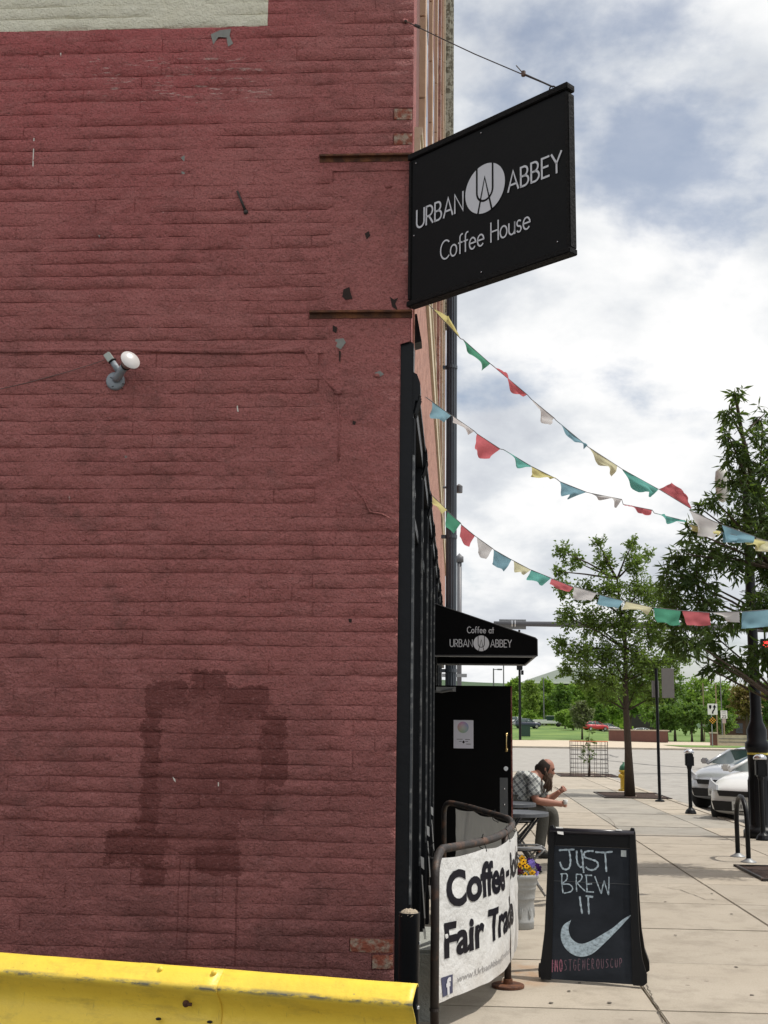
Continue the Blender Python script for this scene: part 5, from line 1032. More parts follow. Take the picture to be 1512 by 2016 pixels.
flags('lowest prayer flag string, flags hanging square, sagging over the awning', (843, 967), 10.2, 12.4, 0, [
 ('y', (851, 976), (880, 1004), (869, 1012), (854, 991)), ('g', (881, 1007), (907, 1030), (895, 1050), (877, 1038)), ('r', (908, 1033), (935, 1055), (923, 1077), (903, 1058)), ('w', (939, 1058), (970, 1080), (955, 1102), (940, 1088)),
 ('b', (972, 1082), (1007, 1102), (992, 1125), (970, 1110)), ('c', (1011, 1104), (1045, 1122), (1033, 1131), (1015, 1125)), ('t', (1046, 1122), (1085, 1138), (1071, 1151), (1037, 1142)), ('r', (1086, 1139), (1129, 1156), (1122, 1164), (1080, 1152)),
 ('w', (1131, 1155), (1175, 1168), (1162, 1184), (1124, 1177)), ('b', (1181, 1171), (1227, 1183), (1215, 1199), (1175, 1189)), ('c', (1233, 1184), (1284, 1196), (1278, 1208), (1227, 1198)), ('g', (1287, 1196), (1340, 1202), (1340, 1230), (1293, 1226)),
 ('r', (1343, 1202), (1397, 1206), (1398, 1231), (1351, 1231)), ('w', (1402, 1206), (1456, 1204), (1453, 1228), (1429, 1218)), ('b', (1461, 1204), (1516, 1200), (1516, 1234), (1461, 1237))], [(1550, 1195)])
# ================================================================== TREES
def add_leaf(V_, F_, p, d, l, w, rg):
    s = d.cross(Vector((rg.uniform(-1, 1), rg.uniform(-1, 1), rg.uniform(-.2, 1)))); s = s.normalized() if s.length > 1e-5 else d.orthogonal().normalized()
    n = d.cross(s); b = len(V_); V_ += [p, p+d*(l*.42)+s*(w/2)+n*(w*.10), p+d*l+n*(l*-.06), p+d*(l*.42)-s*(w/2)+n*(w*.10)]; F_.append((b, b+1, b+2, b+3))
def crown(V_, F_, c, rad, n, l, w, rg, droop=.35, twigs=None, core=None):
    nt = max(3, n//9)
    for k in range(nt):
        d = Vector((rg.gauss(0, 1), rg.gauss(0, 1), rg.gauss(0, 1))).normalized(); q = rg.random()**.55
        tip = c + Vector((d.x*rad.x, d.y*rad.y, d.z*rad.z))*q; st_ = c + Vector((d.x*rad.x, d.y*rad.y, d.z*rad.z))*(q*.45) - Vector((0, 0, rad.z*.12))
        if twigs is not None: twigs.append((st_, tip))
        for i in range(9):
            t = rg.uniform(.25, 1.05); p = st_.lerp(tip, t) + Vector((rg.gauss(0, 1), rg.gauss(0, 1), rg.gauss(0, 1)))*(rad.length*.045)
            dl = (tip-st_).normalized()*.55 + Vector((rg.gauss(0, .75), rg.gauss(0, .75), rg.gauss(0, .55)-droop)); add_leaf(V_, F_, p, dl.normalized(), l*rg.uniform(.7, 1.2), w*rg.uniform(.8, 1.2), rg)
def tree(name, label, cat, base, trunk, clusters, density, l, w, lm_, seed, r0, droop=.35, group=None, Yc=None, twig_r=.006, leafless=False, bark=None):
    rg = random.Random(seed); t = thing(name, label, cat, base, 0, group); mb = MB(); nT = len(trunk)
    mb.tube(trunk, [r0*1.35] + [r0*(1-.75*i/(nT-1)) for i in range(1, nT)], 10)
    V_, F_, tw = [], [], []
    for c, rad in clusters:
        dl = [(q.z, q) for q in trunk if q.z < c.z - .1*rad.z]; o_ = max(dl, key=lambda a: a[0] - .35*(a[1]-c).length)[1] if dl else trunk[-1]
        mid = o_.lerp(c, .5)+Vector((rg.uniform(-.1, .1), rg.uniform(-.1, .1), rg.uniform(-.05, .15)))*(c-o_).length*.5; k = r0*.26; mb.tube([o_, mid, c, c+Vector((0, 0, rad.z*.5))], [k, k*.7, k*.38, k*.12], 6)
        crown(V_, F_, c, rad, int(density*rad.x*rad.z), l, w, rg, droop, tw)
    for a, b in tw: mb.tube([a, b], [twig_r, twig_r*.4], 3, cap=False)
    part('trunk', mb, bark or MT['bark'], t, True); cb = MB(); cb.v = V_; cb.f = F_; cb.mi = [0]*len(F_); part('crown', cb, lm_, t); return t
def cl(Y, L_, sY=1.0):
    out = []; rg = random.Random(len(L_))
    for px, py, r in L_: c = atY(px, py, Y+rg.uniform(-.8, .8)*sY); s = r*Y/FPX; out.append((c, Vector((s, s*1.0, s))))
    return out
leafA = leaf_mat('street_tree_leaf', (.095, .160, .032), (.180, .265, .060), .50); leafB = leaf_mat('dark_lance_leaf', (.040, .076, .024), (.085, .140, .038), .40)
tb_ = atZ(1240, 1568, 0); YT = tb_.y
tree('street_tree', 'leafy street tree with a slim brown trunk beside the yellow hydrant', 'tree', tb_, [tb_, atY(1237, 1480, YT), atY(1233, 1400, YT), atY(1231, 1340, YT), atY(1232, 1280, YT), atY(1222, 1210, YT), atY(1215, 1140, YT)],
 cl(YT, [(1108, 1085, 26), (1098, 1125, 20), (1132, 1105, 24), (1180, 1072, 20), (1190, 1105, 28), (1245, 1072, 20), (1250, 1108, 32), (1276, 1090, 18), (1112, 1160, 26), (1150, 1165, 34), (1205, 1160, 40), (1262, 1165, 44), (1300, 1180, 40), (1118, 1215, 32), (1166, 1225, 44), (1228, 1225, 50), (1288, 1240, 48), (1108, 1268, 28), (1145, 1285, 40), (1196, 1292, 48), (1255, 1298, 50), (1112, 1318, 22), (1150, 1335, 30), (1200, 1345, 36), (1252, 1352, 38), (1300, 1318, 40), (1190, 1375, 22), (1290, 1370, 28), (1330, 1290, 34)], .8), 3700, .092, .044, leafA, 21, .105, .25)
tc_ = Vector((atZ(1572, 1722, 0).x, 14.45, 0)); Y2_ = 14.45
tree('street_tree', 'dark tree with long drooping leaves standing nearest, at the right edge', 'tree', tc_, [tc_, atY(1568, 1550, Y2_), atY(1560, 1400, Y2_), atY(1548, 1250, Y2_), atY(1525, 1120, Y2_), atY(1490, 980, Y2_), atY(1462, 860, Y2_), atY(1448, 780, Y2_)],
 cl(Y2_, [(1447, 775, 22), (1440, 815, 30), (1435, 860, 30), (1450, 900, 38), (1440, 950, 30), (1505, 815, 24), (1500, 860, 36), (1512, 920, 50), (1480, 970, 48), (1378, 1000, 22), (1408, 985, 22), (1445, 1030, 50), (1500, 1040, 60), (1360, 1045, 28), (1345, 1090, 34), (1325, 1130, 36), (1390, 1085, 46), (1320, 1165, 34), (1372, 1140, 46), (1440, 1100, 48), (1500, 1110, 46), (1335, 1205, 44), (1385, 1200, 48), (1318, 1255, 30), (1362, 1262, 44), (1405, 1250, 40), (1450, 1215, 36), (1500, 1190, 46), (1430, 1300, 36), (1465, 1322, 34), (1400, 1318, 24), (1505, 1290, 46), (1545, 1000, 70), (1550, 1150, 80), (1560, 900, 60), (1570, 1290, 60), (1640, 1050, 90), (1640, 1200, 90), (1640, 920, 70)], .55), 3900, .130, .030, leafB, 33, .075, .75)
# young tree in its wire cage
yt = atZ(1160, 1529, 0); leafY = leaf_mat('pale_young_leaf', (.09, .15, .045), (.16, .23, .08), .4)
tree('sapling', 'thin leafy sapling growing inside the round wire cage', 'tree', yt, [yt, atY(1160, 1500, yt.y), atY(1159, 1470, yt.y), atY(1160, 1440, yt.y)], cl(yt.y, [(1160, 1437, 10), (1152, 1452, 11), (1166, 1455, 10), (1150, 1488, 13), (1165, 1480, 12), (1158, 1470, 11), (1144, 1482, 9), (1160, 1500, 12)], .15), 700, .10, .05, leafY, 5, .03, .2)
cg = thing('wire_tree_cage', 'round wire mesh cage with an orange rim around the sapling', 'tree cage', yt); rc = (atY(1194, 1500, yt.y).x-atY(1119, 1500, yt.y).x)/2; hc2 = atY(1157, 1459, yt.y).z
for k in range(18): a = 2*math.pi*k/18; mb = MB(); mb.tube([(yt.x+rc*math.cos(a), yt.y+rc*math.sin(a), 0), (yt.x+rc*math.cos(a), yt.y+rc*math.sin(a), hc2)], .008, 4); part('wire_upright', mb, MT['rust_dark'], cg)
for k in range(8): z = hc2*(k+1)/8; mb = MB(); mb.tube([(yt.x+rc*math.cos(2*math.pi*i/28), yt.y+rc*math.sin(2*math.pi*i/28), z-.004) for i in range(28)], .008 if k < 7 else .016, 4, closed=True); part('wire_hoop', mb, MT['rust_dark'] if k < 7 else simple('orange_marking_paint', (.62, .20, .09), .7), cg)
# ================================================================== STREET FURNITURE
hy = atZ(1229, 1557, 0); hd = thing('fire_hydrant', 'yellow fire hydrant with a green bonnet behind the tree trunk', 'hydrant', hy); yl = simple('hydrant_yellow', (.55, .36, .03), .5, var=.15)
mb = MB(); mb.lathe([(.15, 0), (.15, .04), (.10, .05), (.095, .10), (.095, .47), (.13, .48), (.13, .52), (.10, .53)], hy, 18); part('barrel', mb, yl, hd, True)
mb = MB(); mb.lathe([(.11, .52), (.115, .56), (.10, .62), (.06, .67), (.03, .68), (.03, .73), (.001, .735)], hy, 16); part('bonnet', mb, simple('bonnet_green', (.03, .13, .07), .5), hd, True)
for a in (0, 90, 180): d_ = Vector((math.cos(R(a-135)), math.sin(R(a-135)), 0)); mb = MB(); mb.cyl(hy+d_*.08+Vector((0, 0, .38)), hy+d_*.17+Vector((0, 0, .38)), .055, n=12); part('nozzle_cap', mb, yl, hd, True)
# parking sign seen from behind
ps = atZ(1299, 1578, 0); pz = atY(1302, 1316, ps.y).z; pt = thing('street_sign', 'black sign post with blank grey sign backs near the kerb tree', 'sign', ps); mb = MB(); mb.tube([ps, Vector((ps.x, ps.y, pz))], .035, 8); mb.lathe([(.11, .001), (.10, .03), (.045, .05)], ps, 14); part('post', mb, MT['black_iron'], pt)
sgb = simple('grey_sign_back', (.20, .19, .18), .6, .1, var=.1)
pa_, pb_ = atY(1302, 1374, ps.y), atY(1323, 1316, ps.y); mb = MB(); mb.box(((pa_.x+pb_.x)/2+.02, ps.y-.04, (pa_.z+pb_.z)/2), (pb_.x-pa_.x+.02, .006, pb_.z-pa_.z), bev=.002); part('sign_plate', mb, sgb, pt)
pa_, pb_ = atY(1283, 1373, ps.y), atY(1299, 1340, ps.y); mb = MB(); mb.box(((pa_.x+pb_.x)/2, ps.y+.05, (pa_.z+pb_.z)/2), (pb_.x-pa_.x, .006, pb_.z-pa_.z), Matrix.Rotation(R(25), 3, 'Z')); part('sign_plate', mb, sgb, pt)
def meter(label, c, px_top):
    t = thing('parking_meter', label, 'parking meter', c, 0, 'parking meters along the kerb'); h = px_top
    mb = MB(); mb.lathe([(.11, 0.001), (.11, .02), (.085, .07), (.05, .10), (.038, .12), (.038, h-.40), (.05, h-.36), (.05, h-.33)], (0, 0, 0), 16); part('pole', mb, MT['black_iron'], t, False, False)
    mb = MB(); mb.box((0, 0, h-.21), (.15, .13, .26), bev=.02); mb.box((.0, -.068, h-.20), (.10, .01, .12), bev=.003); mb.box((.08, 0, h-.24), (.015, .10, .18), bev=.004); part('housing', mb, MT['black_iron'], t, False, False)
    mb = MB(); n = 12; mb.lathe([(.098, h-.085), (.100, h-.06), (.085, h-.03), (.045, h-.005), (.004, h)], (0, 0, 0), 20); part('dome', mb, MT['chrome'], t, True, False); return t
m1 = atZ(1360, 1602, 0); meter('parking meter standing alone in front of the silver car', m1, atY(1356, 1474, m1.y).z); m2 = atZ(1503, 1654, 0); meter('parking meter in front of the black lamp post', m2, atY(1501, 1484, m2.y).z)
# bike rack
ra, rb_ = atZ(1453, 1687, 0), atZ(1474, 1698, 0); rh = atY(1460, 1568, (ra.y+rb_.y)/2).z; bkr = thing('bike_rack', 'black hoop bike rack standing on the sidewalk in front of the white car', 'bike rack', (ra+rb_)/2)
mid_ = (ra+rb_)/2; rr_ = (rb_-ra).length/2; dd2 = (rb_-ra).normalized(); mb = MB(); mb.tube([ra, V3(ra, rh-rr_)] + [V3(mid_-dd2*rr_*math.cos(R(a)), rh-rr_+rr_*math.sin(R(a))) for a in range(20, 161, 20)] + [V3(rb_, rh-rr_), rb_], .030, 12); part('hoop', mb, MT['black_iron'], bkr, True)
for p in (ra, rb_): mb = MB(); mb.lathe([(.10, .001), (.095, .012), (.045, .035), (.033, .05)], V3(p, 0), 18); part('foot_plate', mb, MT['grey_metal'], bkr, True)
# lamp post
lp = atZ(1507, 1652, 0); lp.y += .25; lt = thing('lamp_post', 'tall black fluted lamp post at the right edge behind the parking meter', 'lamp post', lp); mb = MB()
mb.lathe([(.26, 0), (.26, .10), (.22, .14), (.17, .18), (.165, .85), (.15, .92), (.155, 1.28), (.185, 1.34), (.185, 1.42), (.15, 1.46), (.155, 1.62), (.10, 1.75), (.085, 1.9), (.075, 4.4), (.055, 6.2)], lp, 24)
part('shaft', mb, MT['black_iron'], lt, True)
mb = MB()
for k in range(14): a = 2*math.pi*k/14; mb.tube([lp+Vector((.164*math.cos(a), .164*math.sin(a), .2)), lp+Vector((.158*math.cos(a), .158*math.sin(a), .86))], .014, 5)
part('base_flute', mb, MT['black_iron'], lt)
mb = MB(); mb.lathe([(.1575, 1.245), (.1575, 1.275)], lp, 24, cap=False); part('yellow_tape', mb, simple('faded_yellow_tape', (.55, .46, .08), .6), lt)
lq = atY(1422, 957, lp.y); mb = MB(); mb.tube([lp+Vector((0, 0, 6.1)), Vector((lp.x-.25, lp.y, 6.35)), Vector((lq.x+.1, lp.y, lq.z+.42)), Vector((lq.x, lp.y, lq.z+.3))], .03, 8); part('lamp_arm', mb, MT['black_iron'], lt, True); mb = MB(); mb.lathe([(.04, .30), (.10, .24), (.115, .1), (.105, -.12), (.06, -.24), (.01, -.27)], lq, 18); part('lantern', mb, simple('frosted_lantern', (.6, .6, .56), .4), lt, True)
# traffic signal arm over the crossing
YA = 46.0; za = atY(1100, 1231, YA).z; xa, xb = atY(972, 1231, YA).x, atY(1620, 1231, YA).x; ms_ = thing('traffic_signal', 'grey traffic signal mast arm with a red light reaching over the crossing', 'traffic signal', (xb, YA, ZR))
mb = MB(); mb.tube([(xa, YA, za+.05), ((xa+xb)/2, YA, za+.02), (xb, YA, za-.1)], [.09, .13, .17], 12); mb.tube([(xb, YA, ZR), (xb, YA, za+.8)], [.20, .14], 12); part('mast_arm', mb, MT['pole_grey'], ms_, True)
for px in (1008, 1014): mb = MB(); x = atY(px, 1231, YA).x; mb.tube([(x-.02, YA, za+.05), (x+.02, YA, za+.05)], .125, 12); part('arm_band', mb, MT['chrome'], ms_)
pa_, pb_ = atY(983, 1238, YA), atY(1036, 1219, YA); mb = MB(); mb.box(((pa_.x+pb_.x)/2, YA+.16, (pa_.z+pb_.z)/2), (pb_.x-pa_.x, .01, pb_.z-pa_.z)); part('name_sign_back', mb, MT['grey_metal'], ms_)
sx2 = atY(1507, 1285, YA); mb = MB(); mb.box((sx2.x, YA-.02, sx2.z), (.36, .22, 1.05), bev=.02); mb.tube([(sx2.x, YA, sx2.z+.5), (sx2.x, YA, za)], .04, 8); sh = part('signal_head', mb, MT['black_iron'], ms_)
g = G('lit_red_lens'); g.done((.6, .02, .02), .3); g.set(g.p.inputs['Emission Color'], (1, .03, .03)); g.p.inputs['Emission Strength'].default_value = 2.2
for k, mt in enumerate((g.m, MT['black_iron'], MT['black_iron'])): mb = MB(); mb.cyl((sx2.x, YA-.14, sx2.z+.33-.33*k), (sx2.x, YA-.13, sx2.z+.33-.33*k), .12, n=18); part('signal_lens', mb, mt, sh)
# dark lamp standard whose cap shows past the building, and the small lamp on the front
for (pxx, ytop, Yp, rw, lab) in [(904, 1093, 62, .13, 'tall dark pole with a pointed cap standing past the far building edge')]:
    c = atY(pxx, 1400, Yp); zt3 = atY(pxx, ytop, Yp).z; t = thing('dark_pole', lab, 'pole', (c.x, Yp, ZR)); mb = MB(); mb.tube([(c.x, Yp, ZR), (c.x, Yp, zt3-.3)], rw, 12); part('shaft', mb, MT['pole_grey'], t, True); mb = MB(); mb.lathe([(rw*1.7, zt3-.38), (rw*1.7, zt3-.08), (rw*1.2, zt3-.05), (.01, zt3+.1)], (c.x, Yp, 0), 14); part('cap', mb, MT['pole_grey'], t, True)
    mb = MB(); mb.box((c.x-.25, Yp-.1, atY(904, 1330, Yp).z), (1.3, .1, .18)); part('sign_bracket', mb, MT['grey_metal'], t)
wl_ = atY(904, 963, 19.0); t = thing('wall_lamp', 'small dark cylinder lamp sticking out past the rainwater pipe', 'lamp', (XF, 19.0, wl_.z)); mb = MB(); mb.tube([(XF, 19, wl_.z+.03), (wl_.x-.05, 19, wl_.z+.03)], .02, 8); part('arm', mb, MT['pole_grey'], t); mb = MB(); mb.lathe([(.055, -.06), (.058, .05), (.03, .07), (.012, .085)], (wl_.x, 19, wl_.z), 16); part('lamp_head', mb, MT['pole_grey'], t)
# ================================================================== CARS
def make_car(name, label, loc, heading, paint, L=4.05, Wd=1.72, Hh=1.50, group=None, detail=True):
    t = thing(name, label, 'car', loc, heading, group)          # local +X is forward, origin under the nose centre at x = 0
    hw = Wd/2
    prof = [(0.02, .30, .62, .66), (-.10, .22, .74, .80), (-.30, .20, .84, .90), (-.60, .19, .91, .96), (-1.02, .19, .97, 1.0), (-1.5, .19, .99, 1.0), (-2.2, .19, 1.0, 1.0), (-3.0, .19, 1.02, 1.0), (-3.6, .22, 1.03, .97), (-3.95, .28, 1.0, .91), (-L, .38, .92, .82)]
    def ring(x, zb, zt, wf):
        w = hw*wf; return [Vector((x, s*w_, z)) for s, w_, z in [(1, w*.90, zb), (1, w*.98, zb+.12), (1, w, zb+(zt-zb)*.55), (1, w*.97, zb+(zt-zb)*.82), (1, w*.86, zt), (1, w*.45, zt+.025), (-1, w*.45, zt+.025), (-1, w*.86, zt), (-1, w*.97, zb+(zt-zb)*.82), (-1, w, zb+(zt-zb)*.55), (-1, w*.98, zb+.12), (-1, w*.90, zb)]]
    mb = MB(); rs = [ring(*p) for p in prof]; m = 12
    mb.v = [v for r in rs for v in r]; mb.f = [(i*m+k, (i+1)*m+k, (i+1)*m+(k+1) % m, i*m+(k+1) % m) for i in range(len(rs)-1) for k in range(m)] + [tuple(range(m)), tuple(reversed([(len(rs)-1)*m+k for k in range(m)]))]; mb.mi = [0]*len(mb.f)
    o = part('body', mb, paint, t, True, False); md = o.modifiers.new('bevel', 'SUBSURF'); md.levels = md.render_levels = 2
    # cabin: glass loft with a painted roof and pillars
    gp = [(-.98, .98, .98, .70), (-1.72, .98, Hh-.06, .62), (-2.2, .99, Hh-.005, .60), (-2.9, 1.0, Hh-.02, .60), (-3.55, 1.02, Hh-.10, .58), (-3.98, 1.0, 1.02, .66)]
    mb = MB(); pv = []
    for x, zb, zt, wf in gp: pv += [Vector((x, hw*.88, zb)), Vector((x, hw*wf*1.12, zt)), Vector((x, -hw*wf*1.12, zt)), Vector((x, -hw*.88, zb))]
    mb.v = pv; mb.f = [(i*4+k, i*4+k+1, (i+1)*4+k+1, (i+1)*4+k) for i in range(len(gp)-1) for k in range(3)]; mb.mi = [0]*len(mb.f); part('glass', mb, MT['car_glass'], t, True, False)
    mb = MB()
    rf = [Vector((x, y, z)) for x, _, zt, wf in gp[1:5] for y, z in ((hw*wf*1.13, zt+.0), (hw*wf*.8, zt+.03), (-hw*wf*.8, zt+.03), (-hw*wf*1.13, zt+.0))]
    mb.add(rf, [(i*4+k, i*4+k+1, (i+1)*4+k+1, (i+1)*4+k) for i in range(3) for k in range(3)])
    for s in (1, -1):
        for i, j, r in ((0, 1, .035), (4, 5, .05)): mb.tube([Vector((gp[i][0], s*hw*.885, gp[i][1])) if i == 0 else Vector((gp[i][0], s*hw*gp[i][3]*1.12, gp[i][2])), Vector((gp[j][0], s*hw*gp[j][3]*1.12, gp[j][2])) if j == 1 else Vector((gp[j][0], s*hw*.885, gp[j][1]))], r, 6)
        mb.tube([Vector((-2.35, s*hw*.885, 1.0)), Vector((-2.38, s*hw*.60*1.12, Hh-.01))], .04, 6)
    part('roof', mb, paint, t, True, False)
    for x in (-.72, -3.22):
        for s in (1, -1):
            mb = MB(); c = Vector((x, s*(hw-.09), .31)); mb.cyl(c-Vector((0, .1, 0)), c+Vector((0, .1, 0)), .31, n=22); w = part('wheel', mb, MT['rubber'], t, True, False)
            mb = MB(); mb.cyl(c+Vector((0, s*.095, 0)), c+Vector((0, s*.106, 0)), .20, n=18); part('rim', mb, MT['chrome'], w, False, False)
    if detail:
        for s in (1, -1):
            mb = MB(); mb.prism([Vector((.005, s*.46, .66)), Vector((-.10, s*hw*.80, .68)), Vector((-.28, s*hw*.885, .77)), Vector((-.26, s*hw*.86, .86)), Vector((-.10, s*hw*.72, .82)), Vector((-.02, s*.47, .75))], (.035, s*.015, 0)); part('headlight', mb, simple('clear_headlight', (.42, .42, .42), .12, .3, var=.1) if 'clear_headlight' not in bpy.data.materials else bpy.data.materials['clear_headlight'], t, False, False)
            mb = MB(); mb.box((-1.15, s*(hw+.07), 1.03), (.10, .18, .13), bev=.03); part('mirror', mb, paint, t, False, False)
        mb = MB(); mb.prism([Vector((.015, y, z)) for y, z in ((-.42, .56), (.42, .56), (.46, .66), (-.46, .66))], (.035, 0, 0)); part('grille', mb, MT['rubber'], t, False, False)
        mb = MB(); mb.prism([Vector((.0, y, z)) for y, z in ((-.52, .30), (.52, .30), (.58, .47), (-.58, .47))], (.045, 0, 0)); part('lower_grille', mb, MT['rubber'], t, False, False)
        mb = MB(); mb.box((.055, 0, .40), (.012, .32, .16)); pl = part('number_plate', mb, simple('pale_plate', (.55, .57, .55), .5, var=.1, scale=40) if 'pale_plate' not in bpy.data.materials else bpy.data.materials['pale_plate'], t, False, False)
        mb = MB()
        for k in range(6): mb.box((.0625, -.11+k*.044, .395), (.002, .026, .07))
        part('plate_mark', mb, MT['pole_grey'], pl, False, False)
        mb = MB(); mb.box((.02, 0, .615), (.05, .90, .014)); part('chrome_bar', mb, MT['chrome'], t, False, False)
    return t
def paintm(name, c, metal=.3, rough=.28):
    g = G(name); g.done(g.mix(g.noise(2, 3), tuple(q*.95 for q in c), c), rough, None, metal, .5); g.set(g.p.inputs['Coat Weight'], .6); return g.m
silver = paintm('silver_car_paint', (.50, .51, .53), .55); white = paintm('white_car_paint', (.72, .72, .70), .0)
c1 = atZ(1400, 1598, ZR); hdg = R(228)
c1 = Vector((atZ(1412, 1598, ZR).x+.05, c1.y+.3, ZR)); make_car('parked_car', 'silver hatchback parked nose to the kerb beyond the lone meter', c1, hdg, silver, Hh=1.34, group='cars parked along the kerb')
c2 = atZ(1462, 1632, ZR); c2 = Vector((c2.x, c2.y, ZR)); make_car('parked_car', 'white car parked nose to the kerb, partly behind the bike rack', c2, hdg, white, Hh=1.32, group='cars parked along the kerb')
# ================================================================== BEYOND THE CROSSING
far = [(1037, 1431, 185, 'navy sedan parked beyond the grass bank', (.03, .04, .07), 12), (1170, 1433, 190, 'red car parked beyond the grass bank', (.50, .03, .04), 20), (1022, 1418, 215, 'white car farthest left in the lot beyond the grass', (.7, .7, .7), 5), (1052, 1420, 222, 'pale silver car half behind the navy sedan', (.5, .5, .5), -10), (1196, 1430, 205, 'grey car to the right of the red car', (.25, .22, .22), 14), (1268, 1432, 200, 'white car seen past the tree trunk above the brick wall', (.68, .68, .68), 8)]
for px, py, Y, lab, c, a in far:
    p = atY(px, py, Y); p = Vector((p.x+2.0, Y, terr(Y, p.x))); make_car('parked_car', lab, p, R(a), paintm('paint_'+lab.split()[0]+str(px), c, .1), group='cars in the far lot', detail=False)
pu = atY(1110, 1431, 196); put = thing('pickup_truck', 'white pickup truck parked beyond the grass bank', 'truck', (pu.x, 196, terr(196, pu.x))); wv = white
mb = MB(); mb.box((-2.5, 0, .72), (5.2, 1.8, .5), bev=.08); mb.box((-3.9, 0, 1.0), (2.2, 1.75, .25), bev=.03); part('body', mb, wv, put, False, False); mb = MB(); mb.prism([Vector((x, -.8, z)) for x, z in ((-1.2, .95), (-1.7, 1.7), (-2.9, 1.7), (-3.0, .95))], (0, 1.6, 0)); part('cab', mb, MT['car_glass'], put, False, False); mb = MB(); mb.box((-2.3, 0, 1.72), (1.3, 1.62, .06), bev=.02); part('roof', mb, wv, put, False, False)
for x in (-.9, -4.1):
    for s in (-1, 1): mb = MB(); mb.cyl((x, s*.85-.1, .36), (x, s*.85+.1, .36), .36, n=16); part('wheel', mb, MT['rubber'], put, True, False)
# hipped roof hall behind the trees
YH = 300; hr = thing('hall', 'large hall with a pale green hipped roof behind the tree line', 'building', (atY(1150, 1400, YH).x, YH, 1.5)); e0_, e1_ = atY(1030, 1341, YH), atY(1330, 1341, YH); rz_ = atY(1150, 1309, YH).z; r0_, r1_ = atY(1120, 1309, YH), atY(1260, 1309, YH); ze = e0_.z; yb2 = YH+34
mb = MB(); mb.add([(e0_.x, YH, ze), (e1_.x, YH, ze), (e1_.x, yb2, ze), (e0_.x, yb2, ze), (r0_.x, YH+15, rz_), (r1_.x, YH+15, rz_)], [(0, 1, 5, 4), (2, 3, 4, 5), (1, 2, 5), (3, 0, 4)]); part('roof', mb, simple('pale_green_metal_roof', (.16, .19, .155), .7, var=.1), hr)
mb = MB(); mb.box(((e0_.x+e1_.x)/2, YH+17, ze-.25), (e1_.x-e0_.x, 34, .5)); part('eave', mb, MT['white_paint'], hr); mb = MB(); mb.box(((e0_.x+e1_.x)/2+1, YH+17, ze/2), (e1_.x-e0_.x-4, 30, ze-.6)); part('wall', mb, simple('dark_brown_wall', (.04, .035, .03), .8), hr)
# background trees
leafF = leaf_mat('bright_green_far_leaf', (.17, .29, .045), (.26, .40, .075), .45); leafG = leaf_mat('deep_far_leaf', (.08, .16, .035), (.15, .26, .05), .40); leafH = leaf_mat('yellowish_far_leaf', (.16, .24, .04), (.25, .34, .08), .42); leafR = leaf_mat('russet_far_leaf', (.16, .12, .035), (.24, .17, .06), .3)  # leaf colours of the far trees: bright green, deep green, yellowish, russet
def far_tree(label, px, ytop, ybot, wpx, Y, mat, seed, nm='tree'):
    c = atY(px, ytop, Y); gz = terr(Y, c.x); rg = random.Random(seed); s = Y/FPX; top = c.z; rw = wpx*s*1.35; t0 = Vector((c.x, Y, gz)); zb = atY(px, ybot, Y).z
    cls = []; hgt = top-zb
    for k in range(9):
        a = rg.uniform(0, 6.28); q = rg.uniform(.2, .62); f = rg.random(); zc = zb+hgt*(.18+.66*f); sp_ = (1-abs(2*f-.9)*.55); cls.append((Vector((c.x+rw*q*math.cos(a)*sp_, Y+rw*q*math.sin(a)*sp_, zc)), Vector((rw*.50, rw*.50, hgt*.22))))
    cls.append((Vector((c.x, Y, top-hgt*.16)), Vector((rw*.45, rw*.45, hgt*.17))))
    lf = max(.35, 5.2*s); dens = 620/(rw*.5*hgt*.22)
    return tree('tree', label, 'tree', t0, [t0, Vector((c.x, Y, zb)), Vector((c.x+rw*.05, Y, zb+hgt*.4)), Vector((c.x, Y, top-hgt*.2))], cls, dens*.60, lf, lf*.8, mat, seed, max(.12, rw*.045), .1, 'trees beyond the crossing', twig_r=.03)
FT = [('bright green tree just right of the door top', 1014, 1336, 1412, 22, 236), ('rounded bright tree right of the dark pole', 1044, 1333, 1414, 24, 240), ('bright tree left of the hall roof corner', 1074, 1337, 1414, 24, 232), ('bright tree below the middle of the hall roof', 1106, 1340, 1416, 26, 238), ('bright tree under the hall eave', 1138, 1342, 1416, 26, 234), ('bright tree behind the bare young tree', 1170, 1345, 1418, 26, 240), ('bright tree left of the street tree trunk', 1204, 1350, 1418, 28, 236), ('bright tree hidden mostly by the street tree trunk', 1240, 1345, 1420, 30, 238)]
for i, (lab, px, yt_, yb_, w_, Y) in enumerate(FT): far_tree(lab, px, yt_+(0, 6, -3, 5, 1, -5, 4, -2)[i], yb_, w_*(1.0, .8, 1.15, .9, 1.2, .85, 1.1, 1.0)[i], Y+(0, -14, 10, -8, 12, -16, 4, -6)[i], (leafF, leafH, leafF, leafG, leafF, leafH, leafF, leafG)[i], 100+i)
for i, (lab, px, yt_, yb_, w_, Y, mt) in enumerate([('big green tree behind the blank grey sign', 1283, 1308, 1432, 44, 160, leafF), ('leafy green tree right of the blank grey sign', 1325, 1318, 1434, 40, 150, leafG), ('broad bright tree above the white traffic signs', 1378, 1330, 1425, 44, 155, leafF), ('bright tree left of the russet tree', 1418, 1335, 1432, 40, 165, leafF), ('russet tinted tree beside the lamp post', 1466, 1345, 1432, 38, 150, leafR), ('tall green tree behind the lamp post at the edge', 1510, 1340, 1430, 40, 158, leafG), ('dark shrubby tree below the signs', 1360, 1385, 1446, 34, 140, leafG), ('dark shrubby tree left of the brick wall end', 1312, 1385, 1444, 30, 142, leafG), ('dark shrubby tree by the speed sign', 1412, 1392, 1448, 32, 138, leafG)]): far_tree(lab, px, yt_, yb_, w_, Y, mt, 200+i)
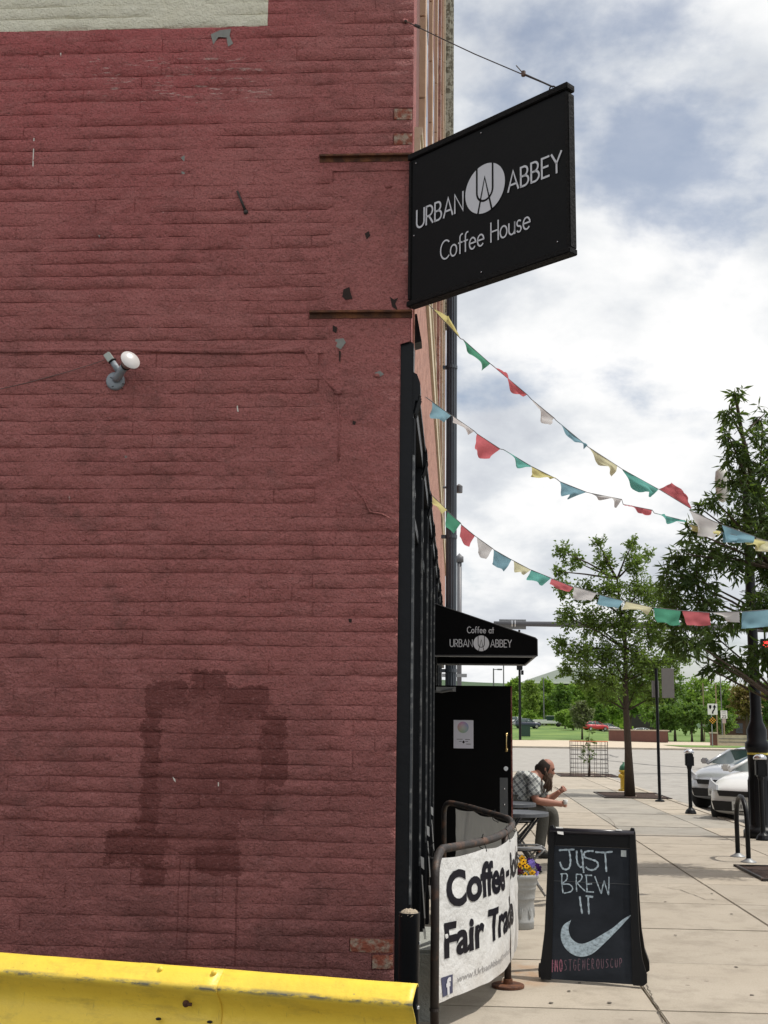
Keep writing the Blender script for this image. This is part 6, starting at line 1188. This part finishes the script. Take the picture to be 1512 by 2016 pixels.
for i, (lab, px, yt_, yb_, w_, Y, mt) in enumerate([('small pale young tree on the grass bank', 1145, 1378, 1434, 20, 150, leaf_mat('grey_young_leaf', (.12, .14, .07), (.19, .21, .11), .3)), ('low bright bush by the pickup truck', 1112, 1398, 1430, 16, 186, leafF), ('low bright bush right of the pickup truck', 1128, 1402, 1432, 14, 180, leafF), ('bushy green shrub near the navy sedan', 1042, 1400, 1425, 12, 214, leafF), ('dark conifer shaped shrub by the red car', 1180, 1385, 1426, 14, 206, leafG)]): far_tree(lab, px, yt_, yb_, w_, Y, mt, 300+i)
mb = MB(); V_, F_ = [], []; rg = random.Random(77)
for k in range(230): crown(V_, F_, Vector((rg.uniform(-20, 130), rg.uniform(252, 270), rg.uniform(2, 9))), Vector((3.2, 2.5, 2.2)), 70, 1.0, .8, rg, .1)
mb.v = V_; mb.f = F_; mb.mi = [0]*len(F_); tag(part('far_wood', mb, leafF), 'dense green wood closing the view behind the car park', 'wood', kind='stuff')
# brick retaining wall, monument wall, brick house
bw = simple('far_red_brick', (.14, .06, .045), .9, var=.2, scale=2)
p0, p1 = atZ(1178, 1450, 0), atZ(1316, 1457, 0); Yb = 128; p0, p1 = atY(1205, 1455, Yb+6), atY(1315, 1456, Yb); hb = atY(1300, 1440, Yb).z
t = thing('retaining_wall', 'low red brick retaining wall with pale coping on the grass', 'wall', (p1.x, Yb, 0)); mb = MB(); mb.prism([Vector((p0.x, Yb+8, .02)), Vector((p1.x, Yb, .02)), Vector((p1.x+.1, Yb+3, .02)), Vector((p0.x, Yb+9, .02))], (0, 0, hb)); part('brickwork', mb, bw, t); mb = MB(); mb.prism([Vector((p0.x, Yb+7.9, hb+.03)), Vector((p1.x+.15, Yb-.15, hb+.03)), Vector((p1.x+.2, Yb+3, hb+.03)), Vector((p0.x, Yb+9, hb+.03))], (0, 0, .12)); part('coping', mb, MT['far_walk'], t)
Ym2 = 112; a_, b_ = atY(1410, 1460, Ym2), atY(1483, 1461, Ym2); t = thing('monument_wall', 'pale monument wall between two brick piers on the verge', 'wall', (a_.x, Ym2, 0)); zt4 = atY(1440, 1447, Ym2).z; mb = MB(); mb.box(((a_.x+b_.x)/2, Ym2, zt4/2), (b_.x-a_.x, .35, zt4)); part('panel', mb, MT['far_walk'], t)
for z_ in (.35, .65): mb = MB(); mb.box(((a_.x+b_.x)/2, Ym2-.19, zt4*z_), (b_.x-a_.x-.4, .03, .06)); part('lettering_bar', mb, MT['pole_grey'], t)  # raised dark bars added in place of unreadable lettering
for px in (1405, 1487): c = atY(px, 1460, Ym2); h_ = atY(px, 1444, Ym2).z; mb = MB(); mb.box((c.x, Ym2, h_/2), (.55, .55, h_)); pr_ = part('brick_pier', mb, bw, t); mb = MB(); mb.box((c.x, Ym2, h_+.06), (.68, .68, .12)); part('cap', mb, MT['far_walk'], pr_)
a_, b_ = atY(1425, 1450, 175), atY(1540, 1450, 175); zt5 = atY(1450, 1415, 175).z; t = thing('brick_house', 'dark brick house half hidden behind the trees', 'building', ((a_.x+b_.x)/2, 178, 0)); mb = MB(); mb.box(((a_.x+b_.x)/2, 178, zt5/2), (b_.x-a_.x, 8, zt5)); part('wall', mb, simple('dark_house_brick', (.09, .045, .035), .9), t); mb = MB(); mb.prism([Vector((a_.x-.4, 173.5, zt5)), Vector((b_.x+.4, 173.5, zt5)), Vector((b_.x+.4, 182.5, zt5)), Vector((a_.x-.4, 182.5, zt5))], (0, 0, .3)); mb.add([(a_.x-.4, 173.5, zt5+.3), (b_.x+.4, 173.5, zt5+.3), (b_.x-2, 178, zt5+2.2), (a_.x+2, 178, zt5+2.2), (b_.x+.4, 182.5, zt5+.3), (a_.x-.4, 182.5, zt5+.3)], [(0, 1, 2, 3), (1, 4, 2), (4, 5, 3, 2), (5, 0, 3)]); part('roof', mb, simple('brown_shingle_roof', (.08, .06, .05), .9), t)
for k in range(3): mb = MB(); mb.box((a_.x+2+k*2.4, 173.98, 1.6), (1.0, .08, 1.4)); part('window', mb, MT['shop_glass'], t)
# signs and poles on the verge
def pole(name, label, cat, px, ybase, ytop, r, mat, Yp=None):
    p = atZ(px, ybase, 0) if Yp is None else Vector((atY(px, ybase, Yp).x, Yp, terr(Yp))); zt6 = atY(px, ytop, p.y).z; t = thing(name, label, cat, p); mb = MB(); mb.tube([p, Vector((p.x, p.y, zt6))], [r, r*.8], 8); part('post', mb, mat, t); return t, p
t, p = pole('keep_right_sign', 'white keep right sign above a yellow and black diamond marker', 'sign', 1403, 1470, 1386, .045, MT['grey_metal']); Yp = p.y
def plate(px0, py0, px1, py1, d): a, b = atY(px0, py1, Yp-d), atY(px1, py0, Yp-d); return a, b
a, b = plate(1393.5, 1385.5, 1412, 1407, .06); mb = MB(); mb.box(((a.x+b.x)/2, Yp-.06, (a.z+b.z)/2), (b.x-a.x, .02, b.z-a.z), bev=.008); sp_ = part('sign_plate', mb, MT['white_paint'], t)
def pl(pts): return [atY(x, y, Yp-.075) for x, y in pts]
mb = MB(); mb.prism(pl([(1395.5, 1388.5), (1400.5, 1388), (1400.5, 1393), (1398, 1397), (1395.8, 1393)]), (0, -.005, 0)); mb.prism(pl([(1401.5, 1405), (1404.5, 1405), (1404.8, 1401), (1407.5, 1397), (1408, 1393), (1410.5, 1393), (1406.5, 1387), (1403, 1393), (1405.2, 1393), (1404.8, 1396.5), (1402, 1400)]), (0, -.005, 0)); part('arrow_symbol', mb, MT['black_matt'], sp_)
mb = MB(); mb.prism(pl([(1403, 1410), (1411.5, 1418), (1403, 1427), (1394.5, 1418)]), (0, .03, 0)); dm = part('diamond_marker', mb, MT['black_matt'], t); ym = simple('amber_reflector', (.85, .42, .03), .3, var=.05)
for i in range(3):
    for j in range(3): c = atY(1403+(i-j)*2.65, 1418.3+(i+j-2)*2.65, Yp-.085); mb = MB(); mb.cyl(c, c-Vector((0, .02, 0)), .058, n=10); part('reflector', mb, ym, dm)
t, p = pole('speed_limit_sign', 'speed limit 25 sign on a wooden post beyond the crossing', 'sign', 1427, 1467, 1399, .07, MT['wood_pole']); Yp = p.y; a, b = plate(1419, 1399, 1431.5, 1414.5, .09); mb = MB(); mb.box(((a.x+b.x)/2, Yp-.09, (a.z+b.z)/2), (b.x-a.x, .02, b.z-a.z), bev=.006); sp_ = part('sign_plate', mb, MT['white_paint'], t)
mb = MB(); wd_ = b.x-a.x; fz = lambda x, y: Vector((x, Yp-.104, y)); text_on(mb, '25', fz, a.x+wd_*.16, a.z+.06, wd_*.68, (b.z-a.z)*.40, .01, .5); text_on(mb, 'SPEED', fz, a.x+wd_*.16, a.z+(b.z-a.z)*.78, wd_*.68, (b.z-a.z)*.13, 0, .5); text_on(mb, 'LIMIT', fz, a.x+wd_*.2, a.z+(b.z-a.z)*.58, wd_*.6, (b.z-a.z)*.13, 0, .5); part('sign_lettering', mb, MT['black_matt'], sp_)
a, b = plate(1422.5, 1415.5, 1429, 1424, .085); mb = MB(); mb.box(((a.x+b.x)/2, Yp-.085, (a.z+b.z)/2), (b.x-a.x, .02, b.z-a.z)); part('small_plate', mb, simple('pinkish_plate', (.42, .34, .32), .6), t)
pole('utility_pole', 'thin pale wooden pole left of the keep right sign', 'pole', 1387.5, 1460, 1345, .075, MT['wood_pole']); pole('utility_pole', 'thin pale wooden pole between the two traffic signs', 'pole', 1413, 1463, 1346, .07, MT['wood_pole']); pole('utility_pole', 'tall dark thin pole rising behind the speed limit sign', 'pole', 1423, 1464, 1285, .06, MT['pole_grey'])
pole('light_pole', 'thin light pole standing in the wood below the hall roof', 'pole', 1071, 1425, 1334, .12, MT['pole_grey'], 215)
t, p = pole('light_pole', 'thin light pole with a flat lamp head above the door', 'pole', 972, 1430, 1316, .14, MT['pole_grey'], 210); zt7 = atY(972, 1318, 210).z; xx2 = atY(986, 1318, 210).x; mb = MB(); mb.box(((p.x+xx2)/2, 210, zt7), (xx2-p.x, .3, .12)); mb.box((xx2-.2, 210, zt7), (.9, .4, .25), bev=.05); part('lamp_head', mb, MT['pole_grey'], t)
pole('light_pole', 'plain thin light pole right of the flat headed lamp', 'pole', 992, 1430, 1290, .12, MT['pole_grey'], 205)
t, p = pole('signal_pole', 'black signal pole rising from the small grass island by the awning', 'pole', 1024, 1457, 1240, .15, MT['black_iron']); zt8 = atY(1024, 1311, p.y).z; mb = MB(); mb.box((p.x, p.y-.1, zt8), (.65, .5, .95), bev=.05); mb.box((p.x+.3, p.y-.1, zt8-.75), (.28, .3, .5), bev=.03); part('signal_box', mb, MT['black_iron'], t)
ub = atY(1035, 1445, 158); t = thing('utility_cabinet', 'dark green utility cabinet on the grass below the navy sedan', 'cabinet', (ub.x, 158, terr(158))); zt9 = atY(1035, 1428, 158).z; zb9 = terr(158); mb = MB(); mb.box((ub.x, 158, (zb9+zt9)/2), (1.15, 1.0, zt9-zb9), bev=.03); part('casing', mb, simple('cabinet_green', (.025, .06, .045), .5), t); mb = MB(); mb.box((ub.x, 158, zt9+.03), (1.25, 1.1, .06), bev=.01); part('lid', mb, simple('cabinet_green_lid', (.03, .07, .05), .5), t)
